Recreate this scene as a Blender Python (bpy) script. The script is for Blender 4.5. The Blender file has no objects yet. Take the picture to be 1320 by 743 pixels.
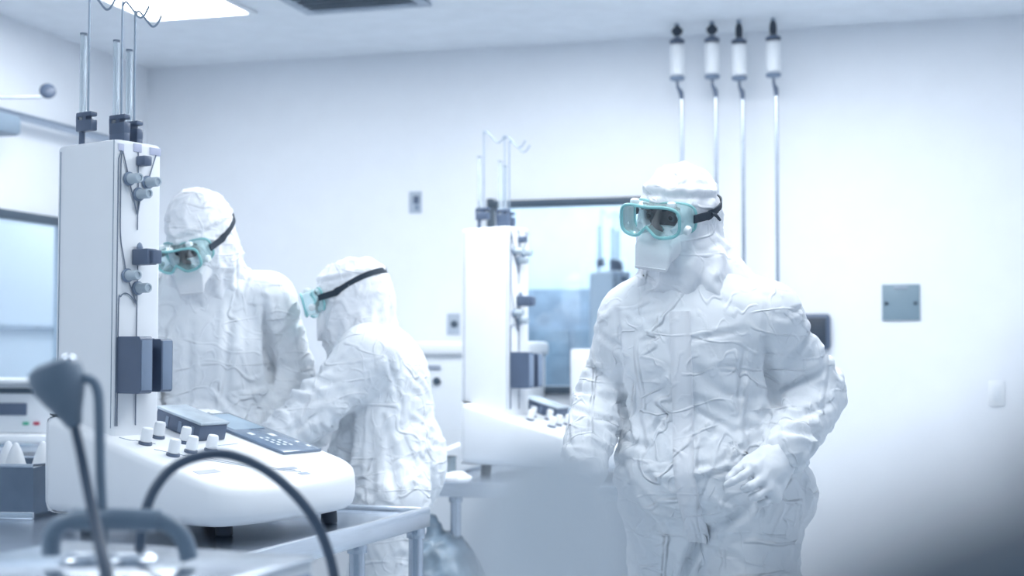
import bpy, bmesh, math, random
import numpy as np
from mathutils import Vector, Matrix

SC = bpy.context.scene
COL = SC.collection
R = math.radians
random.seed(4); np.random.seed(4)

# ------------------------------------------------------------------ camera frame (for reading points off the photograph)
FPX, CZ = 1800.0, 1.30
PITCH = math.atan(78.5 / FPX)
_F = np.array([0, math.cos(PITCH), math.sin(PITCH)]); _U = np.array([0, -math.sin(PITCH), math.cos(PITCH)])
_C = np.array([0, 0, CZ])
def ray(px, py): return _F + np.array([1., 0, 0]) * (px - 660) / FPX + _U * (371.5 - py) / FPX
def W(px, py, Y):
    r = ray(px, py); return _C + r * (Y / r[1])
RA = R(16)                                   # the room is turned 16 degrees from the view
RX = np.array([math.cos(RA), -math.sin(RA), 0]); RN = np.array([math.sin(RA), math.cos(RA), 0])
def room(r, n, z): return RX * r + RN * n + np.array([0, 0, z])
NW = 6.6                                     # back wall
ZC = 2.80                                    # ceiling
def on_wall(px, py, n=NW):
    q = ray(px, py); s = n / (q @ RN); p = _C + q * s
    return float(p @ RX), float(p[2])

# ------------------------------------------------------------------ materials
MATS = {}
def mat(name, col, rough=.5, metal=0., trans=0., ior=1.45, alpha=1., bump=None, var=.03, coat=0., sss=0., aniso=None, spec=.5):
    m = bpy.data.materials.new(name); m.use_nodes = True
    nt = m.node_tree; b = nt.nodes['Principled BSDF']
    b.inputs['Roughness'].default_value = rough
    b.inputs['Metallic'].default_value = metal
    b.inputs['Transmission Weight'].default_value = trans
    b.inputs['IOR'].default_value = ior
    b.inputs['Alpha'].default_value = alpha
    b.inputs['Coat Weight'].default_value = coat
    b.inputs['Specular IOR Level'].default_value = spec
    if sss:
        b.inputs['Subsurface Weight'].default_value = sss
        b.inputs['Subsurface Radius'].default_value = (.02, .02, .02)
    tc = nt.nodes.new('ShaderNodeTexCoord')
    nz = nt.nodes.new('ShaderNodeTexNoise'); nz.inputs['Scale'].default_value = 9; nz.inputs['Detail'].default_value = 5
    if aniso:
        mp = nt.nodes.new('ShaderNodeMapping'); mp.inputs['Scale'].default_value = aniso
        nt.links.new(tc.outputs['Object'], mp.inputs['Vector']); nt.links.new(mp.outputs['Vector'], nz.inputs['Vector'])
    else:
        nt.links.new(tc.outputs['Object'], nz.inputs['Vector'])
    cr = nt.nodes.new('ShaderNodeValToRGB')
    c = np.array(col)
    cr.color_ramp.elements[0].position = .3; cr.color_ramp.elements[1].position = .7
    cr.color_ramp.elements[0].color = (*(c * (1 - var)), 1); cr.color_ramp.elements[1].color = (*np.minimum(c * (1 + var), 1), 1)
    nt.links.new(nz.outputs['Fac'], cr.inputs['Fac']); nt.links.new(cr.outputs['Color'], b.inputs['Base Color'])
    if bump:
        sc, st = bump
        n2 = nt.nodes.new('ShaderNodeTexNoise'); n2.inputs['Scale'].default_value = sc; n2.inputs['Detail'].default_value = 4
        nt.links.new(tc.outputs['Object'], n2.inputs['Vector'])
        bp = nt.nodes.new('ShaderNodeBump'); bp.inputs['Strength'].default_value = st; bp.inputs['Distance'].default_value = .002
        nt.links.new(n2.outputs['Fac'], bp.inputs['Height']); nt.links.new(bp.outputs['Normal'], b.inputs['Normal'])
    MATS[name] = m
    return m

def tyvek(name, col, strength=.55):
    """crumpled spun fabric: faceted creases at two sizes over fine fibre grain"""
    m = mat(name, col, .62, var=.012, spec=.35)
    nt = m.node_tree; b = nt.nodes['Principled BSDF']
    tc = nt.nodes.new('ShaderNodeTexCoord')
    prev = None
    # long sharp creases: the zero lines of stretched noise, at three sizes, each fading in and out
    for k, (sc, st, ds, wd, ex) in enumerate(((7, .8, .007, .035, (1, .35, .35)), (9, .8, .006, .035, (.3, 1, 1)), (15, .75, .0035, .04, (.35, .35, 1.1)), (24, .7, .0022, .06, (1, .5, .6)))):
        mp = nt.nodes.new('ShaderNodeMapping'); mp.inputs['Scale'].default_value = ex; mp.inputs['Rotation'].default_value = (.5 * k, .9 * k - .4, .3)
        nt.links.new(tc.outputs['Object'], mp.inputs['Vector'])
        n = nt.nodes.new('ShaderNodeTexNoise'); n.inputs['Scale'].default_value = sc; n.inputs['Detail'].default_value = .6; n.inputs['Distortion'].default_value = .08
        nt.links.new(mp.outputs['Vector'], n.inputs['Vector'])
        a = nt.nodes.new('ShaderNodeMath'); a.operation = 'SUBTRACT'; a.inputs[1].default_value = .5; nt.links.new(n.outputs['Fac'], a.inputs[0])
        a2 = nt.nodes.new('ShaderNodeMath'); a2.operation = 'ABSOLUTE'; nt.links.new(a.outputs[0], a2.inputs[0])
        mr = nt.nodes.new('ShaderNodeMapRange'); mr.interpolation_type = 'SMOOTHERSTEP'; mr.inputs['From Min'].default_value = 0; mr.inputs['From Max'].default_value = wd; mr.inputs['To Min'].default_value = 1; mr.inputs['To Max'].default_value = 0
        nt.links.new(a2.outputs[0], mr.inputs['Value'])
        g = nt.nodes.new('ShaderNodeTexNoise'); g.inputs['Scale'].default_value = sc * 1.1; nt.links.new(tc.outputs['Object'], g.inputs['Vector'])
        gr = nt.nodes.new('ShaderNodeMapRange'); gr.inputs['From Min'].default_value = .38; gr.inputs['From Max'].default_value = .62; nt.links.new(g.outputs['Fac'], gr.inputs['Value'])
        ml = nt.nodes.new('ShaderNodeMath'); ml.operation = 'MULTIPLY'; nt.links.new(mr.outputs[0], ml.inputs[0]); nt.links.new(gr.outputs[0], ml.inputs[1])
        ad = nt.nodes.new('ShaderNodeMath'); ad.operation = 'MULTIPLY_ADD'; ad.inputs[1].default_value = 1.2; nt.links.new(a.outputs[0], ad.inputs[0]); nt.links.new(ml.outputs[0], ad.inputs[2])
        bp = nt.nodes.new('ShaderNodeBump'); bp.inputs['Strength'].default_value = st * strength; bp.inputs['Distance'].default_value = ds
        nt.links.new(ad.outputs[0], bp.inputs['Height'])
        if prev: nt.links.new(prev.outputs['Normal'], bp.inputs['Normal'])
        prev = bp
    nt.links.new(prev.outputs['Normal'], b.inputs['Normal'])
    return m

def emis(name, col, s):
    m = bpy.data.materials.new(name); m.use_nodes = True
    nt = m.node_tree; nt.nodes.clear()
    o = nt.nodes.new('ShaderNodeOutputMaterial'); e = nt.nodes.new('ShaderNodeEmission')
    e.inputs['Color'].default_value = (*col, 1); e.inputs['Strength'].default_value = s
    nt.links.new(e.outputs[0], o.inputs[0]); MATS[name] = m
    return m

def thin_glass(name, tint, gloss=.08, rough=.03):
    """a thin clear sheet: lets light straight through and mirrors a little"""
    m = bpy.data.materials.new(name); m.use_nodes = True
    nt = m.node_tree; nt.nodes.clear()
    o = nt.nodes.new('ShaderNodeOutputMaterial'); t = nt.nodes.new('ShaderNodeBsdfTransparent'); g = nt.nodes.new('ShaderNodeBsdfGlossy')
    lw = nt.nodes.new('ShaderNodeLayerWeight'); lw.inputs['Blend'].default_value = .35
    mm = nt.nodes.new('ShaderNodeMath'); mm.operation = 'MULTIPLY_ADD'; mm.inputs[1].default_value = .15; mm.inputs[2].default_value = gloss
    t.inputs['Color'].default_value = (*tint, 1); g.inputs['Roughness'].default_value = rough
    mix = nt.nodes.new('ShaderNodeMixShader')
    nt.links.new(lw.outputs['Facing'], mm.inputs[0]); nt.links.new(mm.outputs[0], mix.inputs[0])
    nt.links.new(t.outputs[0], mix.inputs[1]); nt.links.new(g.outputs[0], mix.inputs[2]); nt.links.new(mix.outputs[0], o.inputs[0])
    MATS[name] = m
    return m

mat('wall_paint', (.80, .83, .88), .55, bump=(60, .05), var=.012)
mat('ceiling_tile', (.80, .84, .89), .8, bump=(40, .1))
mat('floor_vinyl', (.50, .56, .62), .35, bump=(20, .05))
mat('case_white', (.80, .83, .87), .38, var=.012)
mat('case_white_satin', (.74, .78, .83), .45, var=.012)
mat('seam_grey', (.30, .36, .44), .6)
mat('slate_plastic', (.095, .13, .20), .33, var=.06)
mat('slate_light', (.20, .26, .36), .3, var=.05)
mat('black_plastic', (.035, .05, .075), .45, var=.1)
mat('tube_grey', (.16, .20, .27), .4)
mat('label_lilac', (.50, .53, .68), .6, var=.12)
mat('label_grey', (.33, .38, .47), .6, var=.1)
mat('panel_glass', (.16, .22, .31), .16, var=.1, coat=.5)
mat('screen_blue', (.30, .40, .50), .18, var=.15)
mat('icon_white', (.8, .85, .9), .5)
mat('knob_white', (.78, .81, .85), .4)
mat('knob_clear', (.55, .64, .72), .25, var=.08, trans=.25)
mat('steel', (.50, .56, .64), .27, 1., var=.06, aniso=(2, 2, 60))
mat('pole_grey', (.30, .37, .46), .35, .4)
mat('steel_bright', (.72, .77, .83), .22, 1., var=.05, aniso=(2, 2, 40))
mat('steel_dark', (.22, .27, .34), .35, 1., var=.1)
mat('clear_acrylic', (.80, .87, .92), .08, trans=.75, ior=1.2)
mat('smoky_lid', (.50, .58, .66), .25, var=.25, bump=(50, .4))
mat('glove_white', (.80, .83, .87), .42, bump=(70, .25), var=.015, sss=.1)
mat('mask_white', (.86, .87, .90), .7, bump=(120, .25), var=.01)
mat('goggle_teal', (.42, .80, .82), .18, trans=.35, ior=1.2, var=.08)
mat('goggle_clear', (.66, .88, .90), .12, trans=.75, ior=1.15, var=.06)
mat('vent_white', (.82, .88, .90), .4)
mat('strap_black', (.025, .04, .06), .7, bump=(150, .4))
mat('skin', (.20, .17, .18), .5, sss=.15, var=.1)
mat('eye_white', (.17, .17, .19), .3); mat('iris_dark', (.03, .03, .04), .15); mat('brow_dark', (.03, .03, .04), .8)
mat('hose_rubber', (.075, .11, .165), .42)
mat('probe_grey', (.20, .26, .33), .5, var=.15, bump=(30, .3))
mat('handle_grey', (.22, .29, .37), .45, var=.08)
mat('box_blue', (.24, .31, .45), .4, var=.1)
mat('frame_dark', (.06, .09, .125), .4)
mat('plate_grey', (.20, .28, .34), .4, var=.05)
mat('plate_pale', (.40, .46, .54), .5, var=.1)
mat('room_blue', (.74, .82, .88), .6)
mat('bench_blue', (.30, .38, .48), .5, var=.2)
mat('bench_dark', (.22, .30, .38), .5, var=.2)
mat('bag_clear', (.22, .29, .36), .3, var=.45, bump=(25, .8))
mat('green', (.03, .22, .17), .5); mat('red', (.45, .05, .10), .5); mat('green_btn', (.05, .38, .25), .5)
mat('beaker_grey', (.30, .37, .42), .25, var=.3, trans=.2)
mat('paper_white', (.84, .86, .90), .8, bump=(30, .6))
mat('navy_plastic', (.045, .085, .13), .6)
def milky(name, col, f):
    m = mat(name, col, .6, var=.01); nt = m.node_tree; b = nt.nodes['Principled BSDF']
    t = nt.nodes.new('ShaderNodeBsdfTranslucent'); t.inputs['Color'].default_value = (*col, 1); x = nt.nodes.new('ShaderNodeMixShader'); x.inputs[0].default_value = f
    nt.links.new(b.outputs[0], x.inputs[1]); nt.links.new(t.outputs[0], x.inputs[2]); nt.links.new(x.outputs[0], nt.nodes['Material Output'].inputs[0])
milky('bottle_white', (.93, .95, .97), .6)
tyvek('tyvek', (.83, .86, .90), 1.1)
tyvek('tyvek_hood', (.85, .87, .91), .9)
emis('lamp_white', (.92, .965, 1.0), 9.0)
thin_glass('window_glass', (.86, .93, .98))
thin_glass('lens_clear', (.90, .97, .98), .05)

# ------------------------------------------------------------------ mesh helpers
class MB:
    def __init__(s): s.v = []; s.f = []
    def add(s, v, f):
        o = len(s.v); s.v += [tuple(map(float, p)) for p in v]; s.f += [tuple(int(i) + o for i in q) for q in f]; return s
    def box(s, c, size, rot=None, bevel=0., seg=2):
        bm = bmesh.new(); bmesh.ops.create_cube(bm, size=1)
        for v in bm.verts: v.co = Vector((v.co.x * size[0], v.co.y * size[1], v.co.z * size[2]))
        if bevel: bmesh.ops.bevel(bm, geom=bm.edges[:], offset=min(bevel, min(size) * .49), segments=seg, profile=.5, affect='EDGES')
        M = np.array(rot) if rot is not None else np.eye(3)
        bm.verts.index_update()
        s.add([M @ np.array(v.co) + np.array(c) for v in bm.verts], [[v.index for v in f.verts] for f in bm.faces]); bm.free(); return s
    def lathe(s, prof, origin=(0, 0, 0), axis=(0, 0, 1), seg=24):
        """prof: (radius, height) pairs from bottom to top along axis"""
        a = np.array(axis, float); a /= np.linalg.norm(a)
        t = np.array([1., 0, 0]) if abs(a[0]) < .9 else np.array([0, 1., 0])
        u = np.cross(a, t); u /= np.linalg.norm(u); w = np.cross(a, u); o = np.array(origin, float)
        V = []; Fc = []
        for r, h in prof:
            for k in range(seg):
                th = 2 * math.pi * k / seg; V.append(o + a * h + (u * math.cos(th) + w * math.sin(th)) * r)
        n = len(prof)
        for i in range(n - 1):
            for k in range(seg):
                k2 = (k + 1) % seg; Fc.append((i * seg + k, i * seg + k2, (i + 1) * seg + k2, (i + 1) * seg + k))
        Fc.append(tuple(range(seg))[::-1]); Fc.append(tuple((n - 1) * seg + k for k in range(seg)))
        return s.add(V, Fc)
    def cyl(s, a, b, r0, r1=None, seg=20, bevel=.0):
        a = np.array(a, float); b = np.array(b, float); r1 = r0 if r1 is None else r1; h = np.linalg.norm(b - a)
        e = min(bevel, h * .45, r0 * .9, r1 * .9)
        pr = [(r0, 0), (r1, h)] if not e else [(r0 - e, 0), (r0 - e * .3, e * .3), (r0, e), (r1, h - e), (r1 - e * .3, h - e * .3), (r1 - e, h)]
        return s.lathe(pr, a, b - a, seg)
    def sphere(s, c, r, seg=20, rings=12):
        r = np.array(r if hasattr(r, '__len__') else (r, r, r), float); V = []; Fc = []
        for i in range(1, rings):
            ph = math.pi * i / rings
            for k in range(seg):
                th = 2 * math.pi * k / seg
                V.append(np.array(c) + r * np.array([math.sin(ph) * math.cos(th), math.sin(ph) * math.sin(th), math.cos(ph)]))
        top = len(V); V.append(np.array(c) + r * np.array([0, 0, 1])); V.append(np.array(c) - r * np.array([0, 0, 1]))
        for i in range(rings - 2):
            for k in range(seg):
                k2 = (k + 1) % seg; Fc.append((i * seg + k, (i + 1) * seg + k, (i + 1) * seg + k2, i * seg + k2))
        for k in range(seg):
            k2 = (k + 1) % seg; Fc.append((top, k, k2)); Fc.append((top + 1, (rings - 2) * seg + k2, (rings - 2) * seg + k))
        return s.add(V, Fc)
    def tube(s, pts, r, seg=10, closed=False, sub=6, flat=None):
        P = spline(pts, sub, closed) if sub else np.array(pts, float)
        n = len(P); rr = np.interp(np.linspace(0, 1, n), np.linspace(0, 1, len(r)), r) if hasattr(r, '__len__') else np.full(n, r)
        T = np.roll(P, -1, 0) - np.roll(P, 1, 0)
        if not closed: T[0] = P[1] - P[0]; T[-1] = P[-1] - P[-2]
        T /= np.linalg.norm(T, axis=1)[:, None] + 1e-12
        t0 = T[0]; x = np.array([0, 0, 1.]) if abs(t0[2]) < .9 else np.array([1., 0, 0])
        N = np.cross(t0, x); N /= np.linalg.norm(N); V = []
        for i in range(n):
            N = N - T[i] * (N @ T[i]); N /= np.linalg.norm(N); B = np.cross(T[i], N)
            for k in range(seg):
                th = 2 * math.pi * k / seg; V.append(P[i] + rr[i] * (N * math.cos(th) + B * math.sin(th)))
        Fc = []
        for i in range(n if closed else n - 1):
            j = (i + 1) % n
            for k in range(seg):
                k2 = (k + 1) % seg; Fc.append((i * seg + k, i * seg + k2, j * seg + k2, j * seg + k))
        if not closed: Fc.append(tuple(range(seg))[::-1]); Fc.append(tuple((n - 1) * seg + k for k in range(seg)))
        return s.add(V, Fc)
    def loft(s, rings, cap0=True, cap1=True, closed=True):
        m = len(rings[0]); V = [p for r in rings for p in r]; Fc = []
        for i in range(len(rings) - 1):
            for k in range(m if closed else m - 1):
                k2 = (k + 1) % m; Fc.append((i * m + k, i * m + k2, (i + 1) * m + k2, (i + 1) * m + k))
        if cap0: Fc.append(tuple(range(m))[::-1])
        if cap1: Fc.append(tuple((len(rings) - 1) * m + k for k in range(m)))
        return s.add(V, Fc)

def spline(pts, sub=6, closed=False):
    P = np.array(pts, float); n = len(P); out = []
    if n == 2 and not closed: return P
    for i in range(n if closed else n - 1):
        if closed: p0, p1, p2, p3 = P[(i - 1) % n], P[i], P[(i + 1) % n], P[(i + 2) % n]
        else: p0, p1, p2, p3 = P[max(i - 1, 0)], P[i], P[i + 1], P[min(i + 2, n - 1)]
        for k in range(sub):
            t = k / sub
            out.append(.5 * ((2 * p1) + (-p0 + p2) * t + (2 * p0 - 5 * p1 + 4 * p2 - p3) * t * t + (-p0 + 3 * p1 - 3 * p2 + p3) * t ** 3))
    if not closed: out.append(P[-1])
    return np.array(out)

def obj(name, mb, m, parent=None, angle=38, label=None):
    me = bpy.data.meshes.new(name)
    if isinstance(mb, tuple): V, Fc = mb; me.from_pydata([tuple(p) for p in V.tolist()], [], Fc.tolist())
    else: me.from_pydata(mb.v, [], mb.f)
    bm = bmesh.new(); bm.from_mesh(me); bmesh.ops.recalc_face_normals(bm, faces=bm.faces); bm.to_mesh(me); bm.free()
    me.materials.append(MATS[m])
    me.polygons.foreach_set('use_smooth', [True] * len(me.polygons))
    if angle < 180: me.set_sharp_from_angle(angle=R(angle))
    me.update()
    o = bpy.data.objects.new(name, me); COL.objects.link(o)
    if parent is not None: o.parent = parent
    if label: o['label'] = label
    return o
def tag(o, label, cat, group=None, kind=None):
    o['label'] = label; o['category'] = cat
    if group: o['group'] = group
    if kind: o['kind'] = kind
    return o
def thing(name, label, cat, loc=(0, 0, 0), rz=0., group=None):
    o = bpy.data.objects.new(name, None); COL.objects.link(o); o.empty_display_size = .1
    o.location = tuple(map(float, loc)); o.rotation_euler = (0, 0, rz)
    return tag(o, label, cat, group)
def struct(name, mb, m, parent=None, rz=-RA):
    o = obj(name, mb, m, parent)
    if parent is None: o['kind'] = 'structure'; o.rotation_euler = (0, 0, rz)
    return o
def copy_tree(o, parent=None):
    c = o.copy(); COL.objects.link(c)
    if parent is not None: c.parent = parent
    for ch in list(o.children): copy_tree(ch, c)
    return c

# ------------------------------------------------------------------ implicit surfaces for bodies and cloth
def surface_nets(D, org, h):
    nx, ny, nz = D.shape; s = D < 0
    cs = (nx - 1, ny - 1, nz - 1)
    acc = np.zeros(cs + (3,), np.float32); cnt = np.zeros(cs, np.float32); cross = []
    for ax in range(3):
        a = [slice(None)] * 3; b = [slice(None)] * 3; a[ax] = slice(0, -1); b[ax] = slice(1, None)
        d0 = D[tuple(a)]; d1 = D[tuple(b)]; cr = s[tuple(a)] != s[tuple(b)]; cross.append(cr)
        t = np.where(cr, d0 / np.where(cr, d0 - d1, 1), 0).astype(np.float32)
        o1, o2 = [k for k in range(3) if k != ax]
        for e1 in (0, 1):
            for e2 in (0, 1):
                sl = [slice(None)] * 3; sl[o1] = slice(e1, cs[o1] + e1); sl[o2] = slice(e2, cs[o2] + e2)
                c = cr[tuple(sl)]; tt = t[tuple(sl)]
                acc[..., ax] += tt * c; acc[..., o1] += e1 * c; acc[..., o2] += e2 * c; cnt += c
    m = cnt > 0; idx = np.full(cs, -1, np.int64); idx[m] = np.arange(m.sum())
    I = np.argwhere(m); V = (I + acc[m] / cnt[m][:, None]) * h + np.array(org)
    F = []
    for ax in range(3):
        o1, o2 = [(1, 2), (2, 0), (0, 1)][ax]
        E = np.argwhere(cross[ax]); E = E[(E[:, o1] > 0) & (E[:, o2] > 0) & (E[:, o1] < cs[o1]) & (E[:, o2] < cs[o2])]
        def g(a1, a2):
            q = E.copy(); q[:, o1] -= a1; q[:, o2] -= a2; return idx[q[:, 0], q[:, 1], q[:, 2]]
        Q = np.stack([g(1, 1), g(0, 1), g(0, 0), g(1, 0)], 1)
        fl = ~s[E[:, 0], E[:, 1], E[:, 2]]; Q[fl] = Q[fl][:, ::-1]; F.append(Q)
    return V, np.concatenate(F)
def smooth_mesh(V, F, it, lam=.5):
    V = V.copy(); n = len(V); e = np.concatenate([F[:, [0, 1]], F[:, [1, 2]], F[:, [2, 3]], F[:, [3, 0]]])
    deg = np.bincount(e.ravel(), minlength=n)[:, None] + 1e-9
    for _ in range(it):
        A = np.stack([np.bincount(e[:, 0], V[e[:, 1], k], n) + np.bincount(e[:, 1], V[e[:, 0], k], n) for k in range(3)], 1)
        V += lam * (A / deg - V)
    return V
def vnormals(V, F):
    n = np.cross(V[F[:, 2]] - V[F[:, 0]], V[F[:, 3]] - V[F[:, 1]]); N = np.zeros_like(V)
    for k in range(4):
        for c in range(3): N[:, c] += np.bincount(F[:, k], n[:, c], len(V))
    return N / (np.linalg.norm(N, axis=1)[:, None] + 1e-12)
_perm = np.random.RandomState(7).permutation(256); _perm = np.concatenate([_perm, _perm, _perm])
_grad = np.random.RandomState(8).normal(size=(256, 3)); _grad /= np.linalg.norm(_grad, axis=1)[:, None]
def perlin(P):
    I = np.floor(P).astype(int); f = P - I; u = f * f * f * (f * (f * 6 - 15) + 10); I &= 255; out = 0
    for a in (0, 1):
        for b in (0, 1):
            for c in (0, 1):
                h = _perm[_perm[_perm[I[:, 0] + a] + I[:, 1] + b] + I[:, 2] + c]
                w = (u[:, 0] if a else 1 - u[:, 0]) * (u[:, 1] if b else 1 - u[:, 1]) * (u[:, 2] if c else 1 - u[:, 2])
                out = out + w * ((f - np.array([a, b, c])) * _grad[h]).sum(1)
    return out
def ridged(P): return 1 - np.abs(perlin(P)) * 2.6

def nrm(v): v = np.array(v, float); return v / np.linalg.norm(v)
def d_cap(P, a, b, ra, rb, sq=None, fac=1.):
    a = np.array(a, np.float32); b = np.array(b, np.float32); ab = b - a
    t = np.clip(((P - a) @ ab) / (ab @ ab + 1e-9), 0, 1); q = P - a - t[..., None] * ab; r = ra + (rb - ra) * t
    if sq is not None:
        ax = nrm(sq).astype(np.float32); q = q + ((1 / fac - 1) * (q @ ax))[..., None] * ax
        return (np.sqrt((q * q).sum(-1)) - r) * (fac if fac < 1 else 1) ** .5
    return np.sqrt((q * q).sum(-1)) - r
def d_ell(P, c, M, rad):
    q = (P - np.array(c, np.float32)) @ np.array(M, np.float32); rad = np.array(rad, np.float32)
    k0 = np.sqrt(((q / rad) ** 2).sum(-1)); k1 = np.sqrt(((q / (rad * rad)) ** 2).sum(-1)) + 1e-9
    return k0 * (k0 - 1) / k1
def smin(a, b, k):
    h = np.maximum(k - np.abs(a - b), 0) / k; return np.minimum(a, b) - h * h * k * .25
def field(prims, P):
    D = None
    for p in prims:
        kind, k = p[0], p[1]
        d = d_cap(P, *p[2:]) if kind == 'cap' else d_ell(P, *p[2:]) if kind in ('ell', 'cut') else (P[..., 2] * -1 + p[2])
        if kind == 'cut': D = np.maximum(D, -d)
        elif kind == 'floor': D = np.maximum(D, d)
        else: D = d if D is None else smin(D, d, k)
    return D
def polygonise(prims, lo, hi, h, it=2):
    lo = np.array(lo) - .03; hi = np.array(hi) + .03
    ax = [np.arange(lo[k], hi[k], h, dtype=np.float32) for k in range(3)]
    P = np.stack(np.meshgrid(*ax, indexing='ij'), -1)
    V, F = surface_nets(field(prims, P), [a[0] for a in ax], h)
    return smooth_mesh(V, F, it), F

# ------------------------------------------------------------------ camera, world, view
cam = bpy.data.cameras.new('camera'); co = bpy.data.objects.new('camera', cam); COL.objects.link(co)
co.location = (0, 0, CZ); co.rotation_euler = (math.pi / 2 + PITCH, 0, 0)
cam.sensor_width = 36; cam.lens = FPX / 1320 * 36; cam.clip_start = .01
cam.dof.use_dof = True; cam.dof.focus_distance = 3.45; cam.dof.aperture_fstop = 2.3
SC.camera = co
w = bpy.data.worlds.new('world'); SC.world = w; w.use_nodes = True
wb = w.node_tree.nodes['Background']; wb.inputs['Color'].default_value = (.56, .76, .98, 1); wb.inputs['Strength'].default_value = .40
SC.view_settings.view_transform = 'Standard'; SC.view_settings.look = 'None'
SC.view_settings.gamma = 1; SC.view_settings.exposure = .44; SC.view_settings.use_curve_mapping = False
SC.cycles.use_denoising = True

# ------------------------------------------------------------------ the room
RL, RR, NF = -3.92, 1.9, -.6
WIN = (-1.98, -1.02, 1.118, 2.025)            # window in the back wall: r0 r1 z0 z1
WL = (3.7, 5.95, .95, 1.905)                  # window in the side wall: n0 n1 z0 z1
fl = MB().box(((RL + RR) / 2, 4.6, -.05), (RR - RL + 3.5, 12.6, .1)); struct('floor', fl, 'floor_vinyl')
cl = MB().box(((RL + RR) / 2, 3.0, ZC + .05), (RR - RL + .3, 7.4, .1)); struct('ceiling', cl, 'ceiling_tile')
b = MB(); t = .12; y = NW + t / 2
b.box(((RL + WIN[0]) / 2, y, ZC / 2), (WIN[0] - RL, t, ZC)); b.box(((RR + WIN[1]) / 2, y, ZC / 2), (RR - WIN[1], t, ZC))
b.box(((WIN[0] + WIN[1]) / 2, y, WIN[2] / 2), (WIN[1] - WIN[0], t, WIN[2])); b.box(((WIN[0] + WIN[1]) / 2, y, (ZC + WIN[3]) / 2), (WIN[1] - WIN[0], t, ZC - WIN[3]))
struct('wall_back', b, 'wall_paint')
b = MB(); x = RL - t / 2
b.box((x, (NF + WL[0]) / 2, ZC / 2), (t, WL[0] - NF, ZC)); b.box((x, (NW + t + WL[1]) / 2, ZC / 2), (t, NW + t - WL[1], ZC))
b.box((x, (WL[0] + WL[1]) / 2, WL[2] / 2), (t, WL[1] - WL[0], WL[2])); b.box((x, (WL[0] + WL[1]) / 2, (ZC + WL[3]) / 2), (t, WL[1] - WL[0], ZC - WL[3]))
struct('wall_left', b, 'wall_paint')
struct('wall_right', MB().box((RR + t / 2, 3.0, ZC / 2), (t, 7.3, ZC)), 'wall_paint')
b = MB()
for z in (WIN[2] - .018, WIN[3] - .012): b.box(((WIN[0] + WIN[1]) / 2, NW - .002, z), (WIN[1] - WIN[0] + .07, .05, .036), bevel=.004)
for x in (WIN[0] - .018, WIN[1] + .018): b.box((x, NW - .002, (WIN[2] + WIN[3]) / 2), (.036, .05, WIN[3] - WIN[2] + .036), bevel=.004)
w1 = struct('window_1', b, 'frame_dark')
p = obj('pane', MB().box(((WIN[0] + WIN[1]) / 2, NW + .05, (WIN[2] + WIN[3]) / 2), (WIN[1] - WIN[0], .006, WIN[3] - WIN[2])), 'window_glass', w1)
b = MB()
for z in (WL[2] - .02, WL[3] + .0): b.box((RL + .005, (WL[0] + WL[1]) / 2, z), (.05, WL[1] - WL[0] + .08, .04), bevel=.004)
for n in (WL[0] - .02, WL[1] + .02): b.box((RL + .005, n, (WL[2] + WL[3]) / 2), (.05, .04, WL[3] - WL[2] + .04), bevel=.004)
w2 = struct('window_2', b, 'frame_dark')
obj('pane', MB().box((RL - .05, (WL[0] + WL[1]) / 2, (WL[2] + WL[3]) / 2), (.006, WL[1] - WL[0], WL[3] - WL[2])), 'window_glass', w2)
# neighbouring rooms seen through the two windows
struct('wall_beyond', MB().box((-1.2, 11.0, 1.4), (6.5, .1, 2.8)), 'room_blue')
struct('wall_corridor', MB().box((-5.6, 7.2, 1.4), (.1, 9.6, 2.8)), 'wall_paint')
struct('trim_1', MB().box((-5.535, 7.2, 1.44), (.03, 9.4, .03)), 'plate_pale')
cb = thing('storage_cabinet', 'long blue-grey storage cabinet seen through the dark-framed window', 'cabinet', room(-2.5, 10.62, 0), -RA)
obj('body', MB().box((0, 0, .90), (2.6, .5, 1.72), bevel=.01), 'bench_blue', cb)
for i in range(4): obj('door', MB().box((-.96 + .64 * i, -.262, .84), (.61, .024, 1.2), bevel=.004), 'bench_dark', cb)
obj('plinth', MB().box((0, 0, .03), (2.5, .44, .06)), 'frame_dark', cb)

def ceiling_light(r, n, label, group=None, Wd=.6):
    t = thing('ceiling_light', label, 'ceiling light', room(r, n, ZC), -RA, group)
    f = MB(); L_ = 1.2
    for sx in (-1, 1): f.box((sx * (Wd / 2 + .012), 0, -.008), (.03, L_ + .05, .016), bevel=.003)
    for sy in (-1, 1): f.box((0, sy * (L_ / 2 + .012), -.008), (Wd, .03, .016), bevel=.003)
    obj('frame', f, 'case_white', t); obj('diffuser', MB().box((0, 0, -.006), (Wd, L_, .01)), 'lamp_white', t)
    return t
ceiling_light(-3.055, 4.98, 'glowing flat ceiling light panel above the bench-top machine with the tall hooks', Wd=.49)
LG = 'added ceiling lights above the frame'
for r in (-1.6, -.75, .1): ceiling_light(r, 4.93, 'square-edged ceiling light panel added out of the picture to brighten the back wall', LG)  # unseen row, added to brighten the back wall
for r, n in ((-2.3, 1.4), (-.45, 3.0)): ceiling_light(r, n, 'square-edged ceiling light panel added out of the picture to brighten the back wall', LG)  # unseen panels, added as fill on the machine and people
for r in (-3.4, -2.4, -1.4): ceiling_light(r, 10.0, 'square-edged ceiling light panel added out of the picture to brighten the back wall', LG)  # unseen panels, added to lift the wall behind the back window
for n in (5.6, 8.2): ceiling_light(-4.9, n, 'square-edged ceiling light panel added out of the picture to brighten the back wall', LG)  # unseen panels, added so the corridor wall shows bright through the side window
t = thing('ceiling_vent', 'grey square air vent set in the ceiling beside the light panel', 'vent', room(-2.28, 5.37, ZC), -RA)
f = MB()
for sx in (-1, 1): f.box((sx * .27, 0, -.008), (.05, .60, .016), bevel=.003); f.box((0, sx * .28, -.008), (.5, .05, .016), bevel=.003)
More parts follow.
